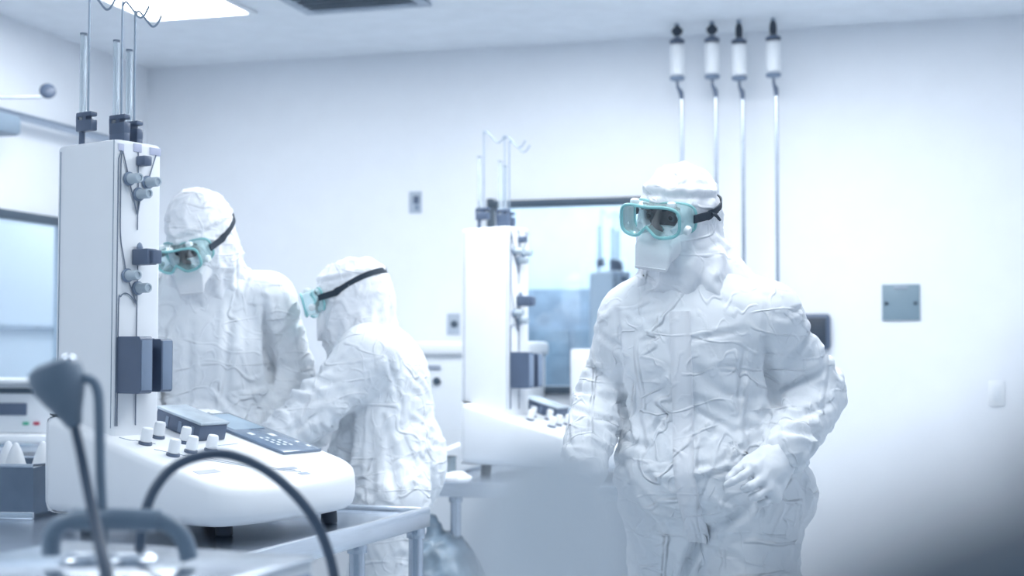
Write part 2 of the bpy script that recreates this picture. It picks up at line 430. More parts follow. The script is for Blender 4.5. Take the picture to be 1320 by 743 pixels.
obj('frame', f, 'plate_pale', t); obj('backing', MB().box((0, 0, -.002), (.5, .52, .004)), 'plate_grey', t)
sl = MB()
for i in range(9): sl.box((0, -.22 + .055 * i, -.012), (.5, .035, .004), rot=Matrix.Rotation(R(25), 3, 'X'))
obj('slats', sl, 'plate_pale', t)

# ------------------------------------------------------------------ bench-top column machine (local: u along the base, v across, w up)
ML = thing('chromatography_machine', 'large white bench-top machine with tall column tower, nearest the camera on steel table', 'laboratory machine', (-1.23, 3.69, .87), R(-34), 'white column machines')
def top_w(u): return .256 - .25 * u
OUT = [(.0, .03), (.008, .008), (.03, 0), (.15, 0), (.3, -.002), (.45, 0), (.57, .002), (.615, .014), (.642, .05), (.657, .11), (.664, .19), (.662, .3),
       (.651, .40), (.63, .48), (.60, .545), (.56, .583), (.50, .60), (.35, .605), (.15, .60), (.04, .60), (.01, .59), (.0, .56), (-.004, .3)]
OUT = spline(np.array([(a, b_, 0) for a, b_ in OUT]), 4, True)[:, :2]
def inset(P, d):
    T = np.roll(P, -1, 0) - np.roll(P, 1, 0); N = np.stack([-T[:, 1], T[:, 0]], 1); N /= np.linalg.norm(N, axis=1)[:, None]
    return P + N * d
def ring(d, wf): return [(p[0], p[1], wf(p[0])) for p in inset(OUT, d)]
bs = MB().loft([ring(.05, lambda u: 0), ring(.02, lambda u: .002), ring(.006, lambda u: .012), ring(0, lambda u: .03), ring(-.002, lambda u: .5 * top_w(u)), ring(0, lambda u: top_w(u) - .022),
                ring(.004, lambda u: top_w(u) - .008), ring(.012, lambda u: top_w(u) - .001), ring(.020, lambda u: top_w(u))])
obj('base', bs, 'case_white', ML, 60)
for (a, c) in ((.07, .09), (.07, .53), (.50, .16), (.55, .50)):
    obj('foot', MB().lathe([(.020, -.041), (.023, -.037), (.021, -.01), (.018, .012)], (a, c, 0), seg=18), 'black_plastic', ML)
# tower
FU, V0, V1 = .208, .05, .204
tw = MB()
def tring(d, w_): 
    r = .012; u0, u1, v0, v1 = -.042 + d, FU - d, V0 + d, V1 - d; o = []
    for cx, cy, a0 in ((u1 - r, v0 + r, -90), (u1 - r, v1 - r, 0), (u0 + .03, v1 - .03, 90), (u0 + .03, v0 + .03, 180)):
        rr = r if cx > .1 else .03
        for k in range(6): a = R(a0 + 18 * k); o.append((cx + rr * math.cos(a), cy + rr * math.sin(a), w_ + (.010 * (1 - ((cx + .0) / .2) ** 2) if w_ > .9 and cx > .1 else 0)))
    return o
tw.loft([tring(0, .19), tring(0, .965), tring(.002, .972), tring(.007, .976), tring(.03, .978)])
tower = obj('tower', tw, 'case_white', ML, 50)
obj('panel_seam', MB().box((-.014, V0 - .0005, .59), (.002, .003, .74)), 'seam_grey', tower)
obj('panel_seam', MB().box((.199, V0 - .0005, .60), (.0015, .002, .75)), 'seam_grey', tower)
FX = FU + .001
for v0, v1, w0, w1 in ((.056, .074, .947, .966), (.106, .133, .950, .972), (.161, .200, .948, .968)):
    obj('port_label', MB().box((FX, (v0 + v1) / 2, (w0 + w1) / 2), (.003, v1 - v0, w1 - w0), bevel=.001), 'label_lilac', tower)
def fknob(v, w_, ln=.038):
    k = obj('valve_knob', MB().lathe([(.0135, 0), (.0145, .002), (.0145, .006), (.013, .008), (.013, ln - .004), (.0115, ln), (.008, ln), (.0075, ln - .004)], (FU + .008, v, w_), (1, 0, 0), 22), 'knob_clear', tower)
    obj('collar', MB().lathe([(.017, 0), (.0185, .002), (.0185, .007), (.017, .009)], (FU, v, w_), (1, 0, 0), 22), 'slate_light', k)
for v, w_ in ((.090, .876), (.152, .872), (.122, .838), (.088, .622), (.123, .590)): fknob(v, w_)
sb = obj('sensor_block', MB().box((FU + .017, .128, .926), (.034, .026, .026), bevel=.003), 'slate_plastic', tower)
vm = MB().box((FU + .03, .122, .671), (.06, .034, .042), bevel=.003); vm.box((FU + .055, .131, .671), (.03, .03, .036), bevel=.003)
vb = obj('valve_block', vm, 'slate_plastic', tower)
obj('latch', MB().lathe([(.008, 0), (.009, .006), (.006, .016), (.002, .02)], (FU + .012, .121, .690), (0, 0, 1), 14), 'slate_light', vb)
# tubing on the face
tf = FU + .004
def ftube(pts, sub=5): return MB().tube([(tf, a, b_) for a, b_ in pts], .0017, 8, sub=sub)
for pts, sub in (([(.064, .947), (.054, .925), (.0535, .89), (.0535, .23)], 0), ([(.067, .947), (.0625, .915), (.0625, .80), (.064, .72), (.077, .66), (.084, .628)], 5),
                 ([(.068, .947), (.085, .892)], 0), ([(.092, .866), (.118, .785)], 0), ([(.1195, .95), (.1205, .85)], 0), ([(.18, .948), (.157, .885)], 0),
                 ([(.122, .826), (.1195, .784), (.1195, .743)], 0), ([(.128, .83), (.1195, .784)], 0), ([(.122, .65), (.1215, .60)], 0), ([(.09, .612), (.121, .547)], 0),
                 ([(.1205, .58), (.1205, .23)], 0), ([(.121, .545), (.10, .568), (.082, .575), (.067, .566), (.060, .535), (.0595, .23)], 6)):
    obj('tubing', ftube(pts, sub), 'tube_grey', tower)
# double flow cell housing
def rpoly(u0, u1, w0, w1, r):
    o = []
    for cu, cw, a0 in ((u1 - r, w0 + r, -90), (u1 - r, w1 - r, 0), (u0 + r, w1 - r, 90), (u0 + r, w0 + r, 180)):
        for k in range(5): a = R(a0 + 22.5 * k); o.append((cu + r * math.cos(a), cw + r * math.sin(a)))
    return o
dt = MB()
for v0, v1, u1, w0, w1 in ((.058, .098, .30, .315, .462), (.13, .168, .298, .318, .456)):
    rp = rpoly(FU - .002, u1, w0, w1, .010)
    dt.loft([[(a, v0, b_) for a, b_ in rp], [(a, v1, b_) for a, b_ in rp]])
rp = rpoly(FU - .002, .262, .32, .458, .006); dt.loft([[(a, .09, b_) for a, b_ in rp], [(a, .14, b_) for a, b_ in rp]])
det = obj('detector_housing', dt, 'slate_plastic', tower)
for v0, v1, u1 in ((.060, .096, .3005), (.132, .166, .2985)): obj('front_plate', MB().box((u1, (v0 + v1) / 2, .388), (.003, v1 - v0 - .002, .128), bevel=.001), 'slate_light', det)
# column clips, glass columns and hooked poles on the tower top
def clip(u, v, w_, tub_top, pole_top, dx=.012, skirt=0.):
    c = MB(); c.box((u + .006, v, w_ - .014), (.062, .022, .030), bevel=.003); c.box((u + .006, v, w_ + .016), (.062, .022, .013), bevel=.003)
    for q in (-.021, .004, .012): c.box((u + q, v, w_ + .005), (.008 if q < 0 else .006, .020, .016))
    if skirt: c.box((u + .006, v, w_ - .026 - skirt / 2), (.060, .020, skirt), bevel=.002)
    c.cyl((u - .012, v, .972), (u - .012, v, w_ - .026), .008)
    o = obj('column_clip', c, 'slate_plastic', ML, label='dark column clip with slot')
    g = MB().tube([(u - .010, v, w_ - .03), (u - .010, v, tub_top)], .0090, 18, sub=0)
    g = obj('glass_column', g, 'clear_acrylic', o)
    obj('cap', MB().cyl((u - .010, v, tub_top - .001), (u - .010, v, tub_top + .003), .0098, seg=18), 'tube_grey', o)
    pts = [(u + dx, v, w_ - .02), (u + dx, v, pole_top - .02), (u + dx + .002, v, pole_top - .004), (u + dx + .012, v, pole_top + .004), (u + dx + .024, v, pole_top - .004),
           (u + dx + .06, v, pole_top - .040), (u + dx + .074, v, pole_top - .046), (u + dx + .088, v, pole_top - .040), (u + dx + .104, v, pole_top - .020)]
    obj('hook_pole', MB().tube(pts, .0030, 10, sub=5), 'pole_grey', o)
clip(.060, .068, 1.040, 1.275, 1.375)
clip(.126, .124, 1.034, 1.258, 1.356, skirt=.024)
clip(.110, .182, 1.026, 1.245, 1.345, skirt=.022)
# sloped top: build flat at angle, then place
SL = math.atan(.25)
TM = np.array([[math.cos(SL), 0, math.sin(SL)], [0, 1, 0], [-math.sin(SL), 0, math.cos(SL)]])
def tp(u, v, h=0): return np.array([u, v, top_w(u)]) + TM @ np.array([0, 0, h])
def tbox(mb, u0, u1, v0, v1, h0, h1, bevel=0.):
    c = tp((u0 + u1) / 2, (v0 + v1) / 2, (h0 + h1) / 2); return mb.box(c, ((u1 - u0) / math.cos(SL), v1 - v0, h1 - h0), TM, bevel)
for u, v, r in ((.285, .090, .0155), (.243, .170, .0155), (.386, .092, .0155), (.297, .212, .0145), (.372, .165, .0155), (.375, .232, .0155)):
    n = TM @ np.array([0, 0, 1])
    k = obj('pinch_valve', MB().lathe([(r * .88, .008), (r * .98, .010), (r * .93, .038), (r * .80, .043), (r * .5, .044)], tp(u, v), n, 22), 'knob_white', ML)
    obj('collar', MB().lathe([(r * 1.12, 0), (r * 1.15, .003), (r * 1.12, .006), (r * .95, .007)], tp(u, v), n, 22), 'slate_plastic', k)
pm = obj('pump_block', tbox(MB(), .125, .295, .262, .362, 0, .044, .004), 'slate_plastic', ML)
obj('lid', tbox(MB(), .122, .298, .259, .365, .044, .052, .003), 'smoky_lid', pm, label='pale translucent lid')
for u in (.165, .215, .262): obj('notch', tbox(MB(), u, u + .012, .2605, .263, .006, .034), 'slate_light', pm)
pan = obj('control_panel', tbox(MB(), .085, .452, .425, .578, .000, .009, .003), 'panel_glass', ML, label='flat dark glass control panel')
obj('display', tbox(MB(), .10, .245, .445, .565, .009, .0096), 'screen_blue', pan)
def icon(*a): obj('touch_mark', tbox(MB(), *a, .009, .0098), 'icon_white', pan)
for u, v, a, b_ in ((.278, .458, .020, .016), (.296, .520, .024, .018), (.375, .548, .010, .012), (.412, .552, .014, .012)): icon(u, u + a, v, v + b_)
for i in range(4):
    for j in range(3):
        if (i, j) != (0, 2): icon(.322 + i * .021 + j * .004, .333 + i * .021 + j * .004, .462 + j * .021, .470 + j * .021)
lb = MB(); tbox(lb, .508, .530, .045, .118, .0, .0008); obj('label_strip', lb, 'label_lilac', ML)
lb = MB(); tbox(lb, .545, .560, .300, .365, .0, .0008); obj('label_strip', lb, 'label_grey', ML)
lb = MB(); tbox(lb, .590, .606, .330, .365, .0, .0008); obj('label_strip', lb, 'label_grey', ML)
lb = MB(); tbox(lb, .020, .030, .455, .49, .0, .0008); obj('label_strip', lb, 'label_grey', ML)
lt = MB()
for i, (a, b_, c, d) in enumerate(((.050, .500, .064, .503), (.050, .506, .064, .509), (.050, .514, .064, .517), (.050, .520, .064, .523), (.052, .527, .062, .530), (.050, .530, .053, .538), (.061, .531, .064, .539))):
    tbox(lt, a, c, b_, d, 0, .0008)
obj('lettering', lt, 'slate_plastic', ML)
ln = [tp(.33, .08, .0006), tp(.40, .13, .0006), tp(.47, .19, .0006), tp(.54, .27, .0006), tp(.585, .35, .0006)]
obj('panel_groove', MB().tube(ln, .0009, 6), 'seam_grey', ML)
ln = [tp(.40, .17, .0006), tp(.46, .20, .0006), tp(.53, .28, .0006), tp(.57, .345, .0006)]
obj('panel_groove', MB().tube(ln, .0009, 6), 'seam_grey', ML)
ln = [tp(.22, .06, .0006), tp(.25, .075, .0006), tp(.252, .088, .0006), tp(.262, .094, .0006), tp(.29, .12, .0006)]
obj('panel_groove', MB().tube(ln, .0010, 6), 'seam_grey', ML)
obj('panel_groove', MB().tube([tp(.34, .285, .0006), tp(.335, .37, .0006)], .0009, 6, sub=0), 'seam_grey', ML)

M2 = copy_tree(ML); M2.location = (-1.23 + 1.016, 3.69 + 2.08, .825)
M2['label'] = 'white bench-top machine with column tower standing behind the goggled person facing sideways'
M3 = copy_tree(ML); p = W(757, 452, 9.0); M3.location = (p[0], p[1] + .1, .825); M3.rotation_euler = (0, 0, R(-52))
M3['label'] = 'white column machine seen through the window, mostly hidden behind the goggled person'

# ------------------------------------------------------------------ steel tables
def steel_table(name, label, corner, rz, lx, ly, ztop, legs, mt='steel'):
    """corner = far right corner; table runs -lx along local x and -ly along local y"""
    t = thing(name, label, 'table', (corner[0], corner[1], 0), rz)
    d = MB().box((-lx / 2, -ly / 2, ztop - .022), (lx - .03, ly - .03, .012)); obj('table_top', d, mt, t)
    rm = MB()
    for sx in (0, 1): rm.box((-lx * sx + (.011 if sx else -.011), -ly / 2, ztop - .028), (.022, ly, .056), bevel=.004)
    for sy in (0, 1): rm.box((-lx / 2, -ly * sy + (.011 if sy else -.011), ztop - .028), (lx - .044, .022, .056), bevel=.004)
    obj('rim', rm, 'steel_bright', t)
    for lx_, ly_ in legs:
        l = obj('leg', MB().cyl((lx_, ly_, .03), (lx_, ly_, ztop - .055), .021, seg=20), 'steel', t)
        obj('collar', MB().cyl((lx_, ly_, ztop - .085), (lx_, ly_, ztop - .056), .027, seg=20, bevel=.002), 'steel', l)
        obj('foot', MB().lathe([(.026, 0), (.026, .012), (.018, .022), (.014, .032)], (lx_, ly_, 0), seg=16), 'steel_dark', l)
    return t
T1C = (-.234, 4.04)
steel_table('work_table', 'brushed steel table with raised rim carrying the nearest white machine', T1C, R(-21), 1.75, 1.30, .845,
            ((-.05, -.36), (-.03, -.035), (-1.70, -.05), (-1.70, -1.25), (-.05, -1.25)))
steel_table('work_table', 'steel table behind, holding the second white machine and a grey beaker', room(-.55, 6.12, 0)[:2], -RA, 1.26, 1.12, .80, ((-1.135, -1.02), (-.05, -.06), (-1.20, -.06), (-.05, -1.05)))
q = W(757, 452, 9.0); steel_table('work_table', 'steel table seen through the window under the third white machine', (q[0] + 1.15, q[1] + .5), 0, 1.4, 1.15, .80, ((-.05, -.05), (-1.35, -.05), (-.05, -1.1), (-1.35, -1.1)))

# ------------------------------------------------------------------ things at the side bench
bt = thing('laboratory_bench', 'pale steel bench along the side wall holding the display instrument', 'bench', room(-3.46, 5.62, 0), -RA)
obj('worktop', MB().box((0, 0, .91), (.84, 1.7, .03), bevel=.004), 'steel_bright', bt)
for sx in (-1, 1):
    for sy in (-1, 1): obj('leg', MB().box((sx * .38, sy * .80, .447), (.04, .04, .895), bevel=.004), 'steel', bt)
obj('shelf', MB().box((0, 0, .25), (.74, 1.55, .02)), 'steel', bt)
ins = thing('bench_instrument', 'white bench instrument with dark display and green and red buttons', 'instrument', (*W(2, 560, 5.7)[:2], .925), R(-4))
obj('case', MB().box((0, .16, .140), (.46, .32, .22), bevel=.012), 'case_white_satin', ins)
obj('lid', MB().box((0, .15, .243), (.48, .36, .018), bevel=.006), 'case_white', ins)
obj('slot', MB().box((-.03, -.004, .205), (.34, .012, .022), bevel=.002), 'frame_dark', ins)
obj('display', MB().box((-.035, -.003, .130), (.28, .012, .050), bevel=.003), 'slate_plastic', ins)
obj('button', MB().box((.103, -.006, .072), (.024, .012, .012), bevel=.003), 'green_btn', ins, label='green button'); obj('button', MB().box((.147, -.006, .072), (.024, .012, .012), bevel=.003), 'red', ins, label='red button')
obj('base_tray', MB().box((0, .13, .015), (.48, .44, .030), bevel=.006), 'case_white', ins)
tub = thing('steel_trough', 'open steel trough with white cones beside the nearest white machine', 'trough', (-1.585, 4.06, .829), R(-8))
b = MB(); b.box((0, -.13, .072), (.56, .008, .144)); b.box((0, .13, .072), (.56, .008, .144)); b.box((-.276, 0, .072), (.008, .252, .144)); b.box((.276, 0, .072), (.008, .252, .144)); b.box((0, 0, .006), (.56, .26, .012))
obj('body', b, 'steel_dark', tub)
obj('rim', MB().tube([(-.28, -.136, .146), (.28, -.136, .146), (.28, .136, .146), (-.28, .136, .146)], .006, 8, closed=True, sub=0), 'steel_bright', tub)
obj('rack', MB().box((0, 0, .11), (.548, .25, .006)), 'steel', tub)
obj('base_lip', MB().box((0, -.138, .010), (.57, .012, .02), bevel=.003), 'steel_bright', tub)
for i, (u, v, lb) in enumerate(((.186, -.055, 'white plastic cone in the steel trough, middle of the three showing'), (.238, .005, 'white plastic cone in the steel trough, nearest the white machine'), (.132, .005, 'white plastic cone in the steel trough, cut by the picture edge'))):
    m = Matrix.Rotation(R(-8), 3, 'Z') @ Vector((u, v, 0))
    cn = obj('plastic_cone', MB().lathe([(.036, 0), (.036, .004), (.034, .012), (.020, .060), (.010, .083), (.006, .089), (.002, .091)], (0, 0, 0), seg=26), 'knob_white')
    cn.location = (-1.585 + m.x, 4.06 + m.y, .829 + .114); tag(cn, lb, 'cone', 'white cones in the steel trough')
# swing arm on the side wall
arm = thing('swing_arm', 'grey wall-mounted swing arm with round dark disc above the side window', 'arm', room(RL, 5.3, 2.30), -RA)
obj('rail', MB().cyl((.07, -.7, .045), (.07, 1.15, .045), .020, seg=16), 'steel', arm)
for q in (-.6, 1.1): obj('bracket', MB().box((.035, q, .045), (.07, .05, .06), bevel=.006), 'steel', arm)
obj('carriage', MB().box((.09, -.2, -.02), (.15, .36, .09), bevel=.02), 'handle_grey', arm)
rd = obj('rod', MB().tube([(.09, -.30, .06), (.16, -.16, .085), (.24, .0, .11)], .008, 10, sub=4), 'steel', arm)
obj('disc', MB().lathe([(.02, -.012), (.032, -.010), (.036, 0), (.032, .012), (.018, .018)], (.255, .03, .14), (.6, -.75, .2), 22), 'slate_plastic', rd)

# ------------------------------------------------------------------ wall fittings
def wall_thing(name, label, cat, px, py, z=None):
    r, zz = on_wall(px, py); return thing(name, label, cat, room(r, NW, zz), -RA)
t = wall_thing('access_panel', 'square grey metal access panel with two latches on the white wall', 'panel', 1161.5, 390)
obj('plate', MB().box((0, -.005, 0), (.166, .010, .164), bevel=.002), 'plate_grey', t)
for s_ in (-1, 1): obj('latch', MB().lathe([(.009, 0), (.009, .006), (.006, .009)], (s_ * .064, -.010, -.004), (0, -1, 0), 14), 'frame_dark', t)
obj('pull_tab', MB().box((0, -.012, .067), (.062, .006, .014), bevel=.002), 'seam_grey', t)
t = wall_thing('light_switch', 'faint white light switch on the wall below the grey access panel', 'switch', 1285, 508)
obj('plate', MB().box((0, -.004, 0), (.068, .008, .112), bevel=.003), 'case_white', t); obj('rocker', MB().box((0, -.010, 0), (.034, .006, .066), bevel=.002), 'case_white_satin', t)
t = wall_thing('wall_outlet', 'grey wall socket plate high on the white wall', 'socket', 536, 261)
obj('plate', MB().box((0, -.004, 0), (.066, .008, .11), bevel=.003), 'plate_pale', t)
obj('socket', MB().box((.006, -.009, .012), (.030, .006, .040), bevel=.002), 'slate_plastic', t); obj('socket', MB().box((.010, -.009, -.026), (.020, .006, .026), bevel=.002), 'slate_light', t)
t = wall_thing('wall_outlet', 'grey wall socket plate just above the white cabinet', 'socket', 585, 418)
obj('plate', MB().box((0, -.004, 0), (.066, .008, .105), bevel=.003), 'plate_pale', t); obj('socket', MB().lathe([(.018, 0), (.018, .006), (.012, .01)], (.006, -.008, 0), (0, -1, 0), 16), 'frame_dark', t)
t = wall_thing('wall_box', 'dark wall-mounted box half hidden behind the goggled person', 'wall box', 1050, 428)
obj('housing', MB().box((0, -.02, 0), (.148, .04, .165), bevel=.018, seg=4), 'slate_plastic', t); obj('face_plate', MB().box((0, -.041, 0), (.11, .006, .13), bevel=.003), 'black_plastic', t)

# white cabinet against the back wall
cab = thing('white_cabinet', 'white cabinet with two vents and dark knob against the back wall', 'cabinet', room(-2.10, 6.40, 0), -RA)
obj('body', MB().box((0, 0, .65), (.76, .38, 1.24), bevel=.006), 'case_white_satin', cab); obj('lid', MB().box((0, -.01, 1.30), (.80, .40, .07), bevel=.02, seg=3), 'case_white', cab)
for u in (-.07, .19): obj('vent', MB().box((u, -.193, 1.213), (.085, .006, .022), bevel=.002), 'label_grey', cab)
obj('knob', MB().lathe([(.018, 0), (.018, .012), (.013, .016)], (-.045, -.190, 1.150), (0, -1, 0), 16), 'frame_dark', cab)
obj('plinth', MB().box((0, 0, .02), (.7, .34, .04)), 'frame_dark', cab)

# ------------------------------------------------------------------ four drop lines hanging in front of the back wall
def drop_line(px_top, px_bot, Y, dy, thick, label):
    """positions along the line measured on the picture: height of the filter top 54 px + dy"""
    x, y = W(px_bot, 345, Y)[:2]; z = lambda py: W(660, py + dy, Y)[2]
    xt = W(px_top, 80, Y)[0] - x
    t = thing('drop_line', label, 'filter line', (x, y, 0), -RA, 'filter drop lines')
    obj('feed_pipe', MB().cyl((xt, 0, z(50)), (xt, 0, ZC), .011, seg=14), 'pole_grey', t)
    vp = [(.010, z(47)), (.016, z(45)), (.026, z(42)), (.026, z(38)), (.014, z(35)), (.010, z(33))] if thick else [(.010, z(51)), (.014, z(48)), (.017, z(43)), (.016, z(36)), (.010, z(30))]
    v = obj('valve', MB().lathe(vp, (xt, 0, 0), seg=18), 'black_plastic', t)
    obj('flange', MB().lathe([(.010, z(6)), (.034, z(5)), (.034, z(3)), (.010, z(2))], (xt, 0, 0), seg=20), 'slate_light', t)
    obj('flange', MB().lathe([(.012, z(56)), (.034, z(55)), (.036, z(53)), (.030, z(51)), (.010, z(48))], (xt, 0, 0), seg=22), 'slate_plastic', t)
    c = obj('filter_capsule', MB().lathe([(.022, z(99)), (.033, z(97)), (.034, z(94)), (.034, z(62)), (.033, z(59)), (.022, z(56.5))], (xt, 0, 0), seg=26), 'knob_white', t)
    obj('flange', MB().lathe([(.010, z(105)), (.032, z(103)), (.036, z(101)), (.034, z(99)), (.015, z(98))], (xt, 0, 0), seg=22), 'slate_light', t)
    el = MB().tube([(xt, 0, z(104)), (xt * .9, 0, z(112)), (xt * .3 + .002, 0, z(119)), (0, 0, z(128))], [.006, .007, .012, .009], 12, sub=4)
    obj('elbow', el, 'slate_plastic', t)
    obj('pipe', MB().cyl((0, 0, .0), (0, 0, z(126)), .0085, seg=14), 'steel', t)
for a in ((873, 880, 6.38, 0, True, 'filter drop line nearest the tall wall window, above the person'), (918, 924, 6.34, -2, True, 'second filter drop line from the window, with broad black valve'),
          (953, 959, 6.31, 0, False, 'third filter drop line from the window, between a broad and a slim valve'), (997, 1002.5, 6.27, -4, False, 'outermost filter drop line, farthest from the window, with slim black valve')):
    drop_line(*a)

# ------------------------------------------------------------------ clutter on and under the second table
bk = thing('beaker', 'grey beaker on the second steel table beside the white machine', 'beaker', (*W(574, 592, 5.45)[:2], .784))
obj('vessel', MB().lathe([(.036, 0), (.040, .004), (.042, .09), (.046, .098), (.043, .098), (.039, .09), (.037, .008)], seg=26), 'beaker_grey', bk)
bl = obj('tray_lid', MB().box((0, 0, 0), (.115, .10, .006), bevel=.002), 'paper_white'); bl.location = (W(575, 551, 5.45)[0], W(575, 551, 5.45)[1], .908); bl.rotation_euler = (R(4), R(-22), 0)
tag(bl, 'white flat lid tilted on top of the grey beaker', 'lid')
b = MB(); q = np.random.RandomState(3)
cr = MB().sphere((0, 0, .022), (.060, .05, .024), 22, 14)
cr.v = [tuple(np.array(p) * (1 + .22 * perlin(np.array([p]) * 38)[0]) if p[2] > .004 else (p[0], p[1], 0.)) for p in cr.v]
cr = obj('crumpled_wipe', cr, 'paper_white', angle=20); cr.location = (*W(588, 612, 5.36)[:2], .784); tag(cr, 'crumpled white wipe lying on the second steel table edge', 'wipe')
V, F = polygonise([('ell', 0, (0, 0, .27), np.eye(3), (.185, .17, .31)), ('ell', .08, (.08, -.03, .16), np.eye(3), (.16, .15, .19)), ('ell', .08, (-.06, .0, .42), np.eye(3), (.13, .12, .15)), ('cap', .04, (-.03, 0, .54), (-.05, 0, .63), .05, .035), ('floor', 0, 0.)], (-.25, -.22, -.01), (.28, .22, .70), .012)
N = vnormals(V, F); V = V + N * (.03 * (perlin(V * 9) + .5 * ridged(V * 16)) * (V[:, 2] > .02))[:, None]
V[:, 2] = np.maximum(V[:, 2], 0)
wbag = thing('waste_bag', 'translucent grey waste bag with green label under the second steel table', 'bag', (*W(571, 700, 5.38)[:2], 0))
obj('bag', (V, F), 'bag_clear', wbag, 180)
obj('label_patch', MB().box((.012, -.178, .33), (.055, .02, .03), bevel=.004), 'green', wbag, label='green label')
wb2 = thing('white_box', 'tall white box under the window, half behind the goggled person', 'box', room(-1.36, 6.40, 0), -RA)
obj('body', MB().box((.03, 0, .66), (.36, .34, 1.28), bevel=.01), 'case_white', wb2); obj('door', MB().box((.03, -.175, .7), (.33, .02, 1.12), bevel=.004), 'case_white_satin', wb2); obj('plinth', MB().box((.03, 0, .02), (.34, .3, .04)), 'frame_dark', wb2)

# ------------------------------------------------------------------ people
def frame_of(fdir, pitch=0., roll=0.):
    """columns: person's right, forward, up"""
    f = nrm([fdir[0], fdir[1], 0]); u = np.array([0, 0, 1.]); r = np.cross(f, u)
    Mm = np.stack([r, f, u], 1)
    return Mm @ np.array(Matrix.Rotation(-R(pitch), 3, 'X')) @ np.array(Matrix.Rotation(R(roll), 3, 'Y'))

def hood_prims(c, H, neck, shoulders, puff):
    g = lambda *q: c + H @ np.array(q)
    return [('ell', 0, g(0, -.012, .012 + puff * .4), H, (.092, .115, .103 + puff)), ('ell', .05, g(0, .012, -.062), H, (.086, .092, .088)),
            ('cap', .06, g(0, -.045, -.07), neck + np.array([0, 0, .0]), .086, .105), ('cap', .07, neck + np.array([0, 0, -.03]), neck * .45 + shoulders[0] * .55 + np.array([0, 0, -.005]), .085, .075),
            ('cap', .07, neck + np.array([0, 0, -.03]), neck * .45 + shoulders[1] * .55 + np.array([0, 0, -.005]), .085, .075),
            ('cut', 0, g(0, .125, .004), H, (.058, .09, .034)), ('cut', 0, g(0, .13, -.05), H, (.045, .07, .045))]
def make_head(par, c, H):
    g = lambda *q: c + H @ np.array(q)
    pr = [('ell', 0, g(0, -.005, .008), H, (.070, .088, .084)), ('ell', .03, g(0, .022, -.05), H, (.058, .066, .058)), ('ell', .02, g(0, .063, -.088), H, (.028, .026, .022)),
          ('cap', .014, g(0, .094, .012), g(0, .112, -.022), .007, .013), ('ell', .01, g(.013, .101, -.026), H, (.008, .010, .007)), ('ell', .01, g(-.013, .101, -.026), H, (.008, .010, .007)),
          ('cap', .012, g(-.045, .074, .022), g(.045, .074, .022), .010, .010), ('cap', .006, g(-.022, .085, -.055), g(.022, .085, -.055), .007, .007), ('cap', .006, g(-.018, .083, -.066), g(.018, .083, -.066), .008, .008),
          ('ell', .006, g(.075, -.004, -.004), H, (.008, .018, .028)), ('ell', .006, g(-.075, -.004, -.004), H, (.008, .018, .028)),
          ('cap', .03, g(0, -.02, -.06), g(0, -.045, -.15), .05, .055)]
    V, F = polygonise(pr, c - .20, c + .19, .005, 2)
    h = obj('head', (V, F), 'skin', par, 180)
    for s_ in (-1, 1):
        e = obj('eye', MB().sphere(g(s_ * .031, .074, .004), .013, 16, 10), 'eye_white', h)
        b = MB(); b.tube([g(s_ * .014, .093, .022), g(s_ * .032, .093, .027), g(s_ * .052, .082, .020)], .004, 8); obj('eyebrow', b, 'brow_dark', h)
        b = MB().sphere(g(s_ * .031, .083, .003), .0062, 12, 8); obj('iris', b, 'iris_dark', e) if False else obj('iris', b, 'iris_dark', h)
    return h
def goggle_outline(n=72, grow=0.):
    o = []
    for k in range(n):
        a = 2 * math.pi * k / n; ca, sa = math.cos(a), math.sin(a); e = .52
        x = .083 * math.copysign(abs(ca) ** e, ca); z = .0385 * math.copysign(abs(sa) ** e, sa) + .002
        if z < 0: z += .026 * math.exp(-(x / .017) ** 2)
        else: z -= .003 * math.exp(-(x / .03) ** 2)
        o.append((x * (1 + grow), z * (1 + grow * .8)))
    return o
